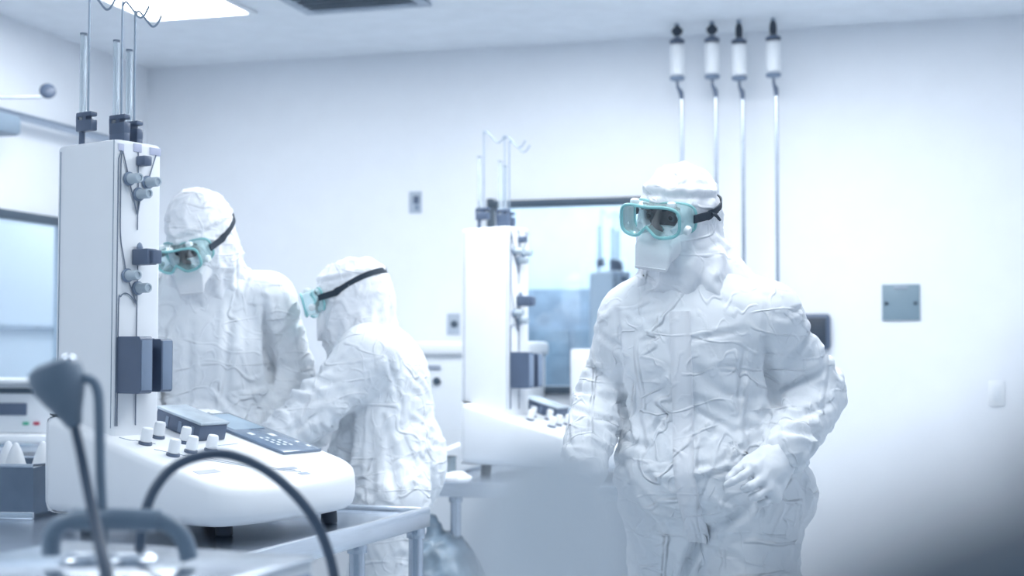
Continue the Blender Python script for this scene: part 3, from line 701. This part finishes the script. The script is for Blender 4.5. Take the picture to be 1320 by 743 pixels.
def make_goggles(par, c, H, hoodf, strap_lift=.02, tail=False):
    g = lambda *q: c + H @ np.array(q)
    yf = lambda x, z, y0: y0 - 2.6 * x * x - .4 * z * z
    of = goggle_outline(); ob = goggle_outline(grow=.06)
    ft = [g(x, yf(x, z, .148), z) for x, z in of]; fi = [g(x * .93, yf(x * .93, z, .1475), z * .88 + .0005) for x, z in of]
    md = [g(x * 1.01, yf(x, z, .142), z * 1.02) for x, z in of]
    bk = [g(x, yf(x, z, .098) - abs(x) * .20, z) for x, z in ob]
    f = MB(); f.tube(ft, .0042, 8, closed=True, sub=1); f.tube(bk, .0038, 8, closed=True, sub=1)
    G = obj('goggles', f, 'goggle_teal', par, 180, label='teal-rimmed clear safety goggles')
    ln = MB(); rings = [[g(x * s_, yf(x * s_, z * s_, .1475), z * s_ + (.004 * (1 - s_))) for x, z in of] for s_ in (1., .8, .55, .3, .08)]
    ln.loft(rings, cap0=False); obj('lens', ln, 'lens_clear', G, 180)
    sk = MB(); sk.loft([ft, md, bk], False, False); obj('side_shield', sk, 'goggle_clear', G, 180)
    for x, z, nx, nz in ((-.052, .040, 0, 1), (.052, .040, 0, 1), (.088, -.018, 1, -.35), (-.088, -.018, -1, -.35)):
        p0 = g(x, yf(x, z, .124), z); d = H @ nrm([nx, 0, nz]); obj('vent', MB().lathe([(.011, -.004), (.012, .003), (.010, .008), (.006, .010)], p0, d, 16), 'vent_white', G)
    # strap: walked over the hood's own surface from one buckle to the other
    pts = []
    for k in range(33):
        a = R(16) - R(212) * k / 32; s_ = math.sin(math.pi * k / 32)
        d = H @ np.array([math.cos(a), math.sin(a), 0.]); o0 = c + H @ np.array([0, -.012, .004 + strap_lift * s_])
        tt = np.linspace(.04, .2, 400); P = o0 + tt[:, None] * d; D = field(hoodf, P.astype(np.float32))
        i = np.argmax(D > 0); pts.append(o0 + d * (tt[i] + .0035))
    up = H @ np.array([0, 0, 1.]); hw = .0088; V = []; Fc = []
    for i, p in enumerate(pts):
        d = nrm(p - (c + H @ np.array([0, -.012, 0])))
        for a, b in ((-1, -1), (1, -1), (1, 1), (-1, 1)): V.append(p + up * hw * a * (1.35 if i in (0, 1, 31, 32) else 1) + d * .0016 * b)
    for i in range(len(pts) - 1):
        for k in range(4): k2 = (k + 1) % 4; Fc.append((4 * i + k, 4 * i + k2, 4 * i + 4 + k2, 4 * i + 4 + k))
    sm = MB().add(V, Fc)
    for sgn, p in ((1, pts[0]), (-1, pts[-1])):
        a = g(sgn * .089, .074, .004); sm.loft([[a + up * q + H @ np.array([sgn * e, 0, 0]) for q, e in ((-.010, 0), (.010, 0), (.010, .004), (-.010, .004))],
                                                [p + up * q + H @ np.array([sgn * e, 0, 0]) for q, e in ((-.010, -.002), (.010, -.002), (.010, .003), (-.010, .003))]])
    if tail:
        for sgn, p in ((1, pts[1]), (-1, pts[-2])): sm.tube([p, p + H @ np.array([0, -.022, -.006]), p + H @ np.array([sgn * .004, -.040, -.022])], [.005, .005, .003], 8)
    obj('strap', sm, 'strap_black', G, 40)
    return G
def make_mask(par, c, H):
    g = lambda *q: c + H @ np.array(q); n = 40; rg = []
    for (y0, zc, hw, hh, e) in ((.062, -.060, .070, .050, .9), (.090, -.062, .064, .046, .8), (.112, -.080, .054, .030, .6), (.124, -.112, .047, .010, .45), (.128, -.121, .045, .003, .4)):
        o = []
        for k in range(n):
            a = 2 * math.pi * k / n; ca, sa = math.cos(a), math.sin(a)
            x = hw * math.copysign(abs(ca) ** e, ca); z = hh * math.copysign(abs(sa) ** e, sa)
            o.append(g(x, y0 - (x * x * 2.2 if y0 < .1 else 0), zc + z))
        rg.append(o)
    m = obj('face_mask', MB().loft(rg), 'mask_white', par, 32)
    sm = MB().tube([g(-.044, .1285, -.117), g(0, .130, -.117), g(.044, .1285, -.117)], .0022, 6); obj('seam', sm, 'mask_white', m)
    return m

def fingers_hand(par, wrist, knuckles, chains, thumb, cuff_from, palm_n, rs=1.0):
    """a gloved hand: palm, four fingers of their own length and a thumb leaving the side of the palm"""
    pr = []; kn = [np.array(k) for k in knuckles]; wr = np.array(wrist)
    for i, k in enumerate(kn): pr.append(('cap', .016, wr + (k - wr) * .12 + (k - kn[1]) * .25, k, .020 * rs, .0135 * rs))
    pr.append(('cap', .015, kn[0], kn[3], .0125 * rs, .0115 * rs)); pr.append(('cap', .02, wr, (kn[1] + kn[2]) / 2 * .55 + wr * .45, .025 * rs, .024 * rs))
    pr.append(('cap', .025, np.array(cuff_from), wr, .034 * rs, .026 * rs))
    for ch, r0 in zip(chains, (.0102, .0106, .0100, .0088)):
        ch = [np.array(q) for q in ch]
        for i in range(len(ch) - 1): pr.append(('cap', .004, ch[i], ch[i + 1], (r0 - .0009 * i) * rs, (r0 - .0009 * (i + 1)) * rs))
    th = [np.array(q) for q in thumb]; pr.append(('cap', .02, wr * .6 + th[0] * .4, th[0], .018 * rs, .0165 * rs))
    for i in range(len(th) - 1): pr.append(('cap', .008 if i == 0 else .004, th[i], th[i + 1], (.0150 - .0018 * i) * rs, (.0135 - .0020 * i) * rs))
    A = np.array([q for p in pr for q in (p[2], p[3])])
    V, F = polygonise(pr, A.min(0) - .04, A.max(0) + .04, .0032, 2)
    N = vnormals(V, F); V = V + N * (.0012 * ridged(V * 38))[:, None]
    return obj('glove', (V, F), 'glove_white', par, 180)
def simple_hand(par, wrist, d, back, side):
    """relaxed, slightly curled hand: d = pointing direction, back = outward normal of the back of the hand, side = towards the thumb"""
    wr = np.array(wrist); d = nrm(d); back = nrm(np.array(back) - d * (np.array(back) @ d)); s_ = np.cross(d, back); s_ = s_ * (1 if s_ @ np.array(side) > 0 else -1)
    kn = [wr + d * (.088 - .004 * abs(i - 1)) + s_ * (.028 - .019 * i) for i in range(4)]; ch = []
    for i, L in enumerate((.072, .080, .074, .058)):
        p = kn[i]; c = [p]
        for j, (fr, an) in enumerate(((.45, 22), (.30, 52), (.25, 75))): p = p + L * fr * (d * math.cos(R(an)) - back * math.sin(R(an))); c.append(p)
        ch.append(c)
    t0 = wr + d * .035 + s_ * .030 - back * .008; t1 = t0 + d * .032 + s_ * .020 - back * .012; t2 = t1 + d * .030 + s_ * .004 - back * .010
    return fingers_hand(par, wr, kn, ch, [t0, t1, t2], wr - d * .07, back)

def crumple(V, N, seeds, arms, amp=1., nz_=9.):
    """cloth folds: broad ridged folds everywhere plus folds gathered round the elbows and along the sleeves"""
    rs = np.random.RandomState(int(seeds[0] * 10)); low = np.clip((1.45 - V[:, 2]) / .35, .35, 1)
    d = perlin(V * np.array([5, 5, 2.4]) + seeds) * .014 + perlin(V * np.array([8, 8, 7]) + seeds * 3) * .006
    wob = [perlin(V * 4.5 + seeds + 9 * q) for q in range(3)]
    for k in range(26):
        dr = rs.normal(size=3); dr[2] *= 1.25; dr /= np.linalg.norm(dr); per = (.17, .11, .075)[k % 3]
        u = np.abs(((V @ dr) / per + .55 * wob[k % 3] + rs.rand()) % 1 - .5) * per          # distance to the nearest straight crease line
        g = np.clip(perlin(V * (5.5, 7.5, 10)[k % 3] + seeds * (k + 1) * .37) * 4.2 - .55, 0, 1)
        wd = (.0095, .0085, .0075)[k % 3]; d += g * (.0068, .0056, .0042)[k % 3] * (np.exp(-(u / wd) ** 1.3) * 1.3 - .45 * np.exp(-((u - wd * 2.1) / wd) ** 2)) * low * (1 if k % 2 else -1)
    d = d * amp * np.clip((nz_ - .0 - V[:, 2]) / .10, .25, 1)
    for sh, el, wr in arms:
        for p, q, dens in ((sh, el, 1.), (el, wr, 1.2)):
            ab = q - p; L = np.linalg.norm(ab); t = ((V - p) @ ab) / L; rad = np.linalg.norm(V - p - np.clip(t, 0, L)[:, None] * ab / L, axis=1)
            m = np.exp(-np.maximum(rad - .10, 0) ** 2 / .0004) * np.clip(t / .04, 0, 1) * np.clip((L - t) / .02 + 1, 0, 1)
            ph = perlin(V * 9 + seeds + dens) * 5.5
            fold = np.sin(2 * math.pi * t / .058 * dens + ph); fold = np.sign(fold) * np.abs(fold) ** .7
            near = .35 + .65 * np.exp(-((t - (L if dens == 1. else 0)) / .12) ** 2)
            d += m * np.clip(perlin(V * 7 + seeds * 5) * 2.5 + .5, 0, 1) * near * fold * .0062 * amp
    return V + N * d[:, None]

def make_person(label, P, h=.0085):
    """P: joints in world space; faces P['face'] (body) and P['look'] (head)"""
    f = nrm([*P['face'], 0]); r = np.cross(f, [0, 0, 1.]); up = np.array([0, 0, 1.])
    par = thing('person', label, 'person', (*P['pelvis'][:2], 0)); base = np.array(par.location)
    J = {k: (np.array(v, float) - base if k not in ('face', 'look') and hasattr(v, '__len__') and len(v) == 3 else v) for k, v in P.items()}
    sh = [J['sh_r'], J['sh_l']]; neck = J['neck']; pel = J['pelvis']; chest = J['chest']
    s_ax = P.get('flat', f); B = P.get('bulk', 1.0); dpt = P.get('depth', .70)
    pr = [('cap', 0, pel, chest, .188 * B, .192 * B, s_ax, dpt), ('cap', .05, chest, neck + up * -.07, .175 * B, .13, s_ax, dpt), ('cap', .08, sh[0] - up * .012, sh[1] - up * .012, .076, .076),
          ('cap', .06, neck - up * .03, sh[0], .072, .070), ('cap', .06, neck - up * .03, sh[1], .072, .070), ('ell', .06, pel + f * .03 + up * .04, np.eye(3), (.20 * B, .17 * B, .15))]
    for q in P.get('extra', []): pr.append(('ell', .06, np.array(q[0]) - base, np.eye(3), q[1]))
    arms = []
    for s_ in ('r', 'l'):
        a, e, w_ = J['sh_' + s_], J['el_' + s_], J['wr_' + s_]; ra = P.get('arm_' + s_, (.084, .074, .058))
        pr += [('cap', .035, a, e, ra[0], ra[1]), ('cap', .018, e, w_, ra[1], ra[2])]; arms.append((a, e, w_))
        hp, kn, an, to = J['hip_' + s_], J['kn_' + s_], J['an_' + s_], J['toe_' + s_]
        pr += [('cap', .04, hp, kn, .122 * B ** .5, .098), ('cap', .03, kn, an, .100, .078), ('cap', .03, an + up * -.02, to, .058, .048)]
    pr.append(('floor', 0, .0))
    A = np.array([q for p in pr if p[0] == 'cap' for q in (p[2], p[3])]); lo = A.min(0) - .22; hi = A.max(0) + .22; lo[2] = -.02
    V, F = polygonise(pr, lo, hi, h, 3); N = vnormals(V, F)
    sd = np.array(P.get('seed', (3.1, 7.7, 1.3))); V2 = crumple(V, N, sd, arms, 1., neck[2])
    fm = np.clip((-N[:, 1] + .35) / .3, 0, 1)
    for (x0, y0), (x1, y1), Yd, wd, dp in P.get('creases', []):
        a_ = W(x0, y0, Yd) - base; b_ = W(x1, y1, Yd) - base; q = (V - a_)[:, [0, 2]]; ab = (b_ - a_)[[0, 2]]; L = np.linalg.norm(ab); t = q @ ab / L
        e = q - np.clip(t, 0, L)[:, None] * ab / L; dd = np.linalg.norm(e, axis=1); tap = np.sin(np.pi * np.clip(t / L, .04, .96)) ** .5
        V2 -= (N * (dp * tap * fm * np.exp(-(dd / wd) ** 2))[:, None]) ; V2 += N * (.35 * dp * tap * fm * np.exp(-((dd - 2.1 * wd) / wd) ** 2))[:, None]
    V2[:, 2] = np.maximum(V2[:, 2], 0)
    cov = None
    if 'zip' in P:                      # zip flap laid over the front of the coverall
        fr = np.where((N @ f) > -.1)[0]; a3 = spline(np.array([np.array(q) - base for q in P['zip']]), 10); rows = []
        for q in a3:
            row = []
            for e in (-.026, -.024, -.008, .008, .024, .026):
                tgt = q + r * e; dd = ((V[fr] - tgt) @ r) ** 2 + ((V[fr] - tgt) @ up) ** 2; i = fr[np.argsort(dd)[:7]]
                i = i[np.argsort(-(V[i] @ f))[:4]]; p = V2[i].mean(0); p = p + r * ((tgt - p) @ r) + up * ((tgt - p) @ up)
                row.append(p + f * (.0105 if abs(e) < .025 else -.004))
            rows.append(row)
        rows = np.array(rows); 
        for _ in range(7): rows[1:-1] = .5 * rows[1:-1] + .25 * (rows[2:] + rows[:-2])
        n_, m_ = rows.shape[:2]; G_ = np.array([(i * m_ + k, i * m_ + k + 1, (i + 1) * m_ + k + 1, (i + 1) * m_ + k) for i in range(n_ - 1) for k in range(m_ - 1)])
        P['_strip'] = (rows.reshape(-1, 3), G_)
    cov = obj('coverall', (V2, F), 'tyvek', par, 180, label='white crumpled full-length coverall')
    if 'zip' in P: obj('zip_flap', P['_strip'], 'tyvek_hood', cov, 180)
    c = J['head']; H = frame_of(P['look'], P.get('pitch', 10), P.get('roll', 0)); puff = P.get('puff', 0.)
    hp = hood_prims(c, H, neck, sh, puff)
    for q in P.get('hood_extra', []): hp.insert(2, ('ell', .04, c + H @ np.array(q[0]), H, q[1]))
    lo = np.minimum(np.minimum(sh[0], sh[1]), c) - .2; hi = np.maximum(np.maximum(sh[0], sh[1]), c) + .22
    V, F = polygonise(hp, lo, hi, .0065, 2); N = vnormals(V, F); loc = (V - c) @ H
    Q = V + .03 * np.stack([perlin(V * 9 + k * 11.1) for k in range(3)], 1)
    d = np.maximum(ridged(Q * np.array([1, 1, .8]) * 14 + sd), 0) ** 2 * .007 + np.maximum(ridged(Q * 30 + sd * 3), 0) ** 3 * .0035 - .004
    band = np.exp(-((loc[:, 2] - .048 - .12 * loc[:, 1]) / .006) ** 2) * -.005 + np.exp(-((loc[:, 2] - .062 - .12 * loc[:, 1]) / .01) ** 2) * .004
    d += band * (loc[:, 2] > 0)
    ang = np.arctan2(loc[:, 0], loc[:, 1] + .04); d += .0045 * np.sin(ang * 13 + 25 * loc[:, 2] + perlin(V * 12) * 3) * np.clip((-.05 - loc[:, 2]) / .05, 0, 1) * np.clip((loc[:, 2] + .28) / .06, 0, 1)
    obj('hood', (V + N * d[:, None], F), 'tyvek_hood', par, 180, label='white fabric hood')
    make_head(par, c, H); make_mask(par, c, H); make_goggles(par, c, H, hp, P.get('strap', .02), P.get('tail', False))
    return par, base, f, r

# person with the hand lowered, in full view
Yc = 3.5
P = dict(face=(-.34, -.94), look=(-.62, -.785), pitch=14, roll=-9, puff=.006, tail=True,
         head=W(873, 274, 3.49), neck=W(893, 352, 3.53), chest=W(893, 452, 3.53), pelvis=W(920, 632, 3.55),
         sh_r=W(818, 408, 3.60), el_r=W(777, 505, 3.66), wr_r=W(752, 604, 3.42), sh_l=W(990, 410, 3.46), el_l=W(1046, 508, 3.55), wr_l=W(1013, 580, 3.33),
         hip_r=W(868, 660, 3.58), kn_r=(.41, 3.60, .50), an_r=(.42, 3.64, .09), toe_r=(.36, 3.50, .05), hip_l=W(968, 665, 3.50), kn_l=(.62, 3.47, .50), an_l=(.63, 3.52, .09), toe_l=(.57, 3.37, .05),
         zip=[W(862, 400, 3.3), W(866, 470, 3.3), W(866, 540, 3.3), W(872, 600, 3.3), W(880, 660, 3.3), W(885, 710, 3.3)],
         seed=(3.1, 7.7, 1.3), extra=[(W(1000, 640, 3.56), (.10, .12, .11)), (W(852, 610, 3.56), (.11, .12, .16))], arm_r=(.076, .068, .060), arm_l=(.084, .080, .060),
         creases=[((986, 440), (1005, 525), 3.40, .010, .022), ((986, 382), (984, 452), 3.40, .006, .006), ((795, 400), (799, 470), 3.5, .007, .010), ((799, 470), (808, 545), 3.5, .008, .016),
                  ((908, 680), (888, 760), 3.4, .012, .024), ((800, 640), (868, 700), 3.4, .012, .014), ((960, 655), (905, 690), 3.4, .012, .014), ((958, 450), (950, 540), 3.4, .007, .009),
                  ((838, 565), (862, 535), 3.4, .005, .009), ((905, 612), (945, 602), 3.4, .005, .010), ((925, 598), (946, 570), 3.4, .005, .008), ((880, 520), (945, 555), 3.4, .006, .006),
                  ((830, 440), (858, 432), 3.4, .005, .006), ((880, 440), (960, 425), 3.4, .006, .006), ((1010, 470), (1062, 420), 3.4, .009, .010), ((1008, 505), (1075, 475), 3.4, .009, .011),
                  ((1020, 535), (1080, 520), 3.4, .008, .009), ((1035, 560), (1070, 560), 3.4, .008, .008), ((1005, 410), (1040, 395), 3.4, .006, .005), ((745, 505), (792, 515), 3.5, .006, .009), ((742, 530), (795, 545), 3.5, .006, .009),
                  ((755, 470), (790, 490), 3.5, .006, .007), ((775, 430), (800, 450), 3.5, .006, .006), ((868, 640), (905, 655), 3.4, .006, .008), ((825, 520), (838, 600), 3.4, .007, .007)])
pc, base, f, r = make_person('person in white coverall and teal goggles standing with gloved hand lowered in front', P, .0075)
def w_(px, py, Y): return W(px, py, Y) - base
fingers_hand(pc, w_(1013, 584, 3.315), [w_(971, 604, 3.262), w_(981, 619, 3.250), w_(990, 632, 3.252), w_(999, 641, 3.262)],
             [[w_(971, 604, 3.262), w_(957, 614, 3.238), w_(945, 621, 3.236), w_(937, 625, 3.245)], [w_(981, 619, 3.250), w_(968, 627, 3.228), w_(960, 630, 3.242), w_(963, 632, 3.262)],
              [w_(990, 632, 3.252), w_(976, 640, 3.232), w_(969, 642, 3.248), w_(973, 643, 3.270)], [w_(999, 641, 3.262), w_(987, 648, 3.246), w_(980, 650, 3.260), w_(984, 650, 3.280)]],
             [w_(985, 585, 3.300), w_(966, 594, 3.290), w_(950, 608, 3.268), w_(940, 617, 3.258)], w_(1030, 566, 3.355), None)
simple_hand(pc, P['wr_r'] - base + np.array([0, -.01, -.045]), (-.1, -.35, -1), (-.7, -.5, 0), (-.3, -1, 0))

# person bending towards the tower, behind the nearest machine
P = dict(face=(-.30, -.95), look=(-.36, -.93), pitch=30, roll=5, puff=.018, strap=.03, hood_extra=[((.0, -.05, .05), (.10, .10, .11))],
         head=W(256, 312, 4.46), neck=W(268, 366, 4.58), chest=W(268, 455, 4.58), pelvis=W(275, 585, 4.60),
         sh_r=W(190, 388, 4.56), el_r=W(165, 480, 4.52), wr_r=W(188, 548, 4.40), sh_l=W(345, 385, 4.60), el_l=W(376, 478, 4.70), wr_l=W(335, 540, 4.58),
         hip_r=W(235, 620, 4.62), kn_r=(-1.08, 4.62, .50), an_r=(-1.08, 4.68, .09), toe_r=(-1.11, 4.53, .05), hip_l=W(318, 620, 4.60), kn_l=(-.84, 4.60, .50), an_l=(-.84, 4.66, .09), toe_l=(-.86, 4.51, .05),
         seed=(11.3, 2.7, 5.1), bulk=1.02, creases=[((340, 385), (343, 500), 4.5, .009, .026), ((300, 400), (295, 530), 4.5, .012, .010), ((250, 420), (245, 540), 4.5, .012, .008), ((345, 455), (385, 405), 4.5, .012, .012)])
pa, ba, f, r = make_person('person in white coverall and teal goggles bending head beside the nearest machine tower', P)
simple_hand(pa, P['wr_r'] - ba + np.array([.0, -.035, -.02]), (.3, -1, -.3), (-.6, 0, 1), (1, 0, .2)); simple_hand(pa, P['wr_l'] - ba + np.array([-.02, -.03, -.02]), (-.4, -1, -.35), (.3, 0, 1), (-1, 0, .2))

# person leaning in profile between the machines
P = dict(face=(-.93, .36), look=(-.985, .17), pitch=16, roll=0, puff=.0, strap=.035, hood_extra=[((0, -.075, .01), (.075, .06, .075)), ((0, .052, -.105), (.062, .060, .075))],
         head=W(449, 379, 4.55), neck=W(468, 426, 4.60), chest=W(490, 492, 4.62), pelvis=W(508, 608, 4.64), depth=.80,
         sh_r=W(465, 446, 4.84), el_r=W(425, 528, 4.90), wr_r=W(390, 575, 4.84), sh_l=W(476, 456, 4.42), el_l=W(408, 530, 4.40), wr_l=W(362, 562, 4.36),
         hip_r=W(498, 640, 4.76), kn_r=(-.46, 4.78, .50), an_r=(-.40, 4.80, .09), toe_r=(-.55, 4.85, .05), hip_l=W(508, 640, 4.52), kn_l=(-.42, 4.52, .50), an_l=(-.36, 4.54, .09), toe_l=(-.51, 4.56, .05),
         seed=(6.3, 9.7, 2.2), bulk=.98, arm_l=(.092, .086, .064), creases=[((450, 545), (438, 640), 4.45, .014, .026), ((470, 520), (430, 560), 4.45, .014, .016), ((500, 555), (515, 640), 4.5, .011, .012), ((505, 450), (515, 520), 4.5, .007, .006), ((360, 500), (430, 470), 4.45, .010, .011), ((350, 525), (430, 510), 4.45, .010, .011), ((375, 560), (420, 530), 4.45, .010, .010), ((480, 560), (485, 680), 4.5, .012, .012)])
pb, bb, f, r = make_person('person in white coverall seen from the side, leaning between the two machines', P)
simple_hand(pb, P['wr_l'] - bb + np.array([-.03, -.02, -.02]), (-1, -.4, -.3), (0, -.4, 1), (0, 1, 0)); simple_hand(pb, P['wr_r'] - bb + np.array([-.03, -.02, -.02]), (-1, -.5, -.2), (0, 0, 1), (0, -1, 0))

# ------------------------------------------------------------------ close to the camera, out of focus
ct = thing('instrument_cart', 'low steel cart under the blurred handled instrument', 'cart', (-.72, 1.95, 0), R(-6))
obj('shelf', MB().box((0, 0, .875), (.80, .62, .03), bevel=.004), 'steel', ct)
for sx in (-1, 1):
    for sy in (-1, 1): obj('leg', MB().cyl((sx * .36, sy * .27, 0), (sx * .36, sy * .27, .86), .015), 'steel', ct)
hb = thing('portable_instrument', 'blurred grey portable instrument with carry handle and conical probe on a bent stand', 'instrument', (-.535, 1.93, .89), R(-21))
obj('case', MB().box((0, .0, .055), (.43, .30, .11), bevel=.008), 'case_white_satin', hb)
obj('top_plate', MB().box((0, 0, .113), (.435, .305, .008), bevel=.003), 'steel_bright', hb)
obj('front_panel', MB().box((.2165, 0, .052), (.004, .27, .085), bevel=.001), 'box_blue', hb)
obj('front_panel', MB().box((0, -.1515, .052), (.40, .004, .085), bevel=.001), 'box_blue', hb)
rot = Matrix.Rotation(R(21), 3, 'Z')
def hl(px, py, Y): q = W(px, py, Y); return np.array(rot @ Vector((q[0] + .535, q[1] - 1.93, q[2] - .89)))
hd = MB().tube([hl(66, 716, 1.90), hl(68, 690, 1.90), hl(84, 674, 1.90), hl(120, 670, 1.90), hl(190, 671, 1.90), hl(218, 677, 1.90), hl(236, 695, 1.90), hl(244, 722, 1.90)], .0125, 14, sub=5)
hn = obj('carry_handle', hd, 'handle_grey', hb)
obj('grip', MB().tube([hl(96, 671, 1.90), hl(150, 670, 1.90), hl(206, 672, 1.90)], .0155, 14, sub=3), 'handle_grey', hn)
dsh = MB()
for px in (110, 168): dsh.lathe([(.036, 0), (.038, .004), (.030, .010), (.018, .012)], np.array([hl(px, 700, 1.95)[0], hl(px, 700, 1.95)[1], .117]), (0, 0, 1), 24)
obj('dial', dsh, 'steel_bright', hb)
rdm = MB().tube([hl(134, 705, 1.90), hl(130, 620, 1.90), hl(128, 530, 1.90), hl(126, 505, 1.90), hl(119, 491, 1.90), hl(104, 488, 1.90), hl(92, 490, 1.90)], .0070, 12, sub=5)
obj('stand_rod', rdm, 'handle_grey', hb)
a = hl(66, 468, 1.90); bdir = hl(97, 550, 1.90) - a; bl_ = np.linalg.norm(bdir)
pb_ = obj('probe', MB().lathe([(.024, 0), (.034, .006), (.037, .018), (.035, .034), (.028, .052), (.016, .076), (.010, bl_)], a, bdir, 22), 'probe_grey', hb)
obj('knob', MB().sphere(hl(88, 466, 1.89), .010, 16, 10), 'steel_bright', pb_, label='small shiny knob')
obj('cable', MB().tube([hl(95, 545, 1.90), hl(103, 580, 1.89), hl(113, 630, 1.87), hl(124, 680, 1.84), hl(135, 730, 1.80), hl(150, 790, 1.76)], [.0062, .0066, .007, .0075, .0085, .009], 12, sub=5), 'hose_rubber', hb)
hs = MB().tube([(*W(180, 715, 2.02)[:2], 1.012), W(184, 675, 2.02), W(197, 635, 2.04), W(222, 604, 2.06), W(255, 589, 2.08), W(290, 586, 2.1), W(330, 599, 2.1), W(367, 625, 2.1), W(400, 662, 2.1), W(420, 703, 2.1), W(431, 745, 2.1), W(436, 800, 2.1), (-.255, 2.1, .6), (-.245, 2.12, .06), (-.20, 2.16, .012), (-.05, 2.25, .010)], .0078, 14, sub=5)
tag(obj('rubber_hose', hs, 'hose_rubber'), 'dark blurred rubber hose arching up behind the grey carry handle', 'hose')

fb = thing('camera_bench', 'plain bench just below the picture carrying the out-of-focus bottles', 'bench', (.12, .47, 0))
obj('worktop', MB().box((0, 0, 1.085), (1.1, .86, .03), bevel=.004), 'steel', fb)
for sx in (-1, 1):
    for sy in (-1, 1): obj('leg', MB().box((sx * .5, sy * .39, .535), (.04, .04, 1.07)), 'steel', fb)
q = W(714, 650, .42)
wbt = thing('white_bottle', 'pale bottle close to the lens, melted to a soft white blur', 'bottle', (q[0], q[1], 1.10))
obj('body', MB().lathe([(.021, 0), (.0243, .003), (.0248, .012), (.0248, .140), (.0238, .152), (.0205, .161), (.016, .166), (.009, .169)], seg=40), 'bottle_white', wbt)
obj('cap', MB().lathe([(.008, .167), (.009, .169), (.008, .172)], seg=24), 'bottle_white', wbt)
nb = thing('navy_bottle', 'dark navy bottle very close to the lens, a dark blur in the lower corner', 'bottle', (.0765, .145, 1.10))
obj('body', MB().lathe([(.070, 0), (.074, .004), (.075, .02), (.075, .115)] + [(.075 * math.cos(R(a)), .117 + .075 * math.sin(R(a))) for a in range(8, 76, 6)], seg=48), 'navy_plastic', nb)
obj('cap', MB().lathe([(.019, .186), (.020, .189), (.020, .196), (.014, .198)], seg=24), 'navy_plastic', nb)
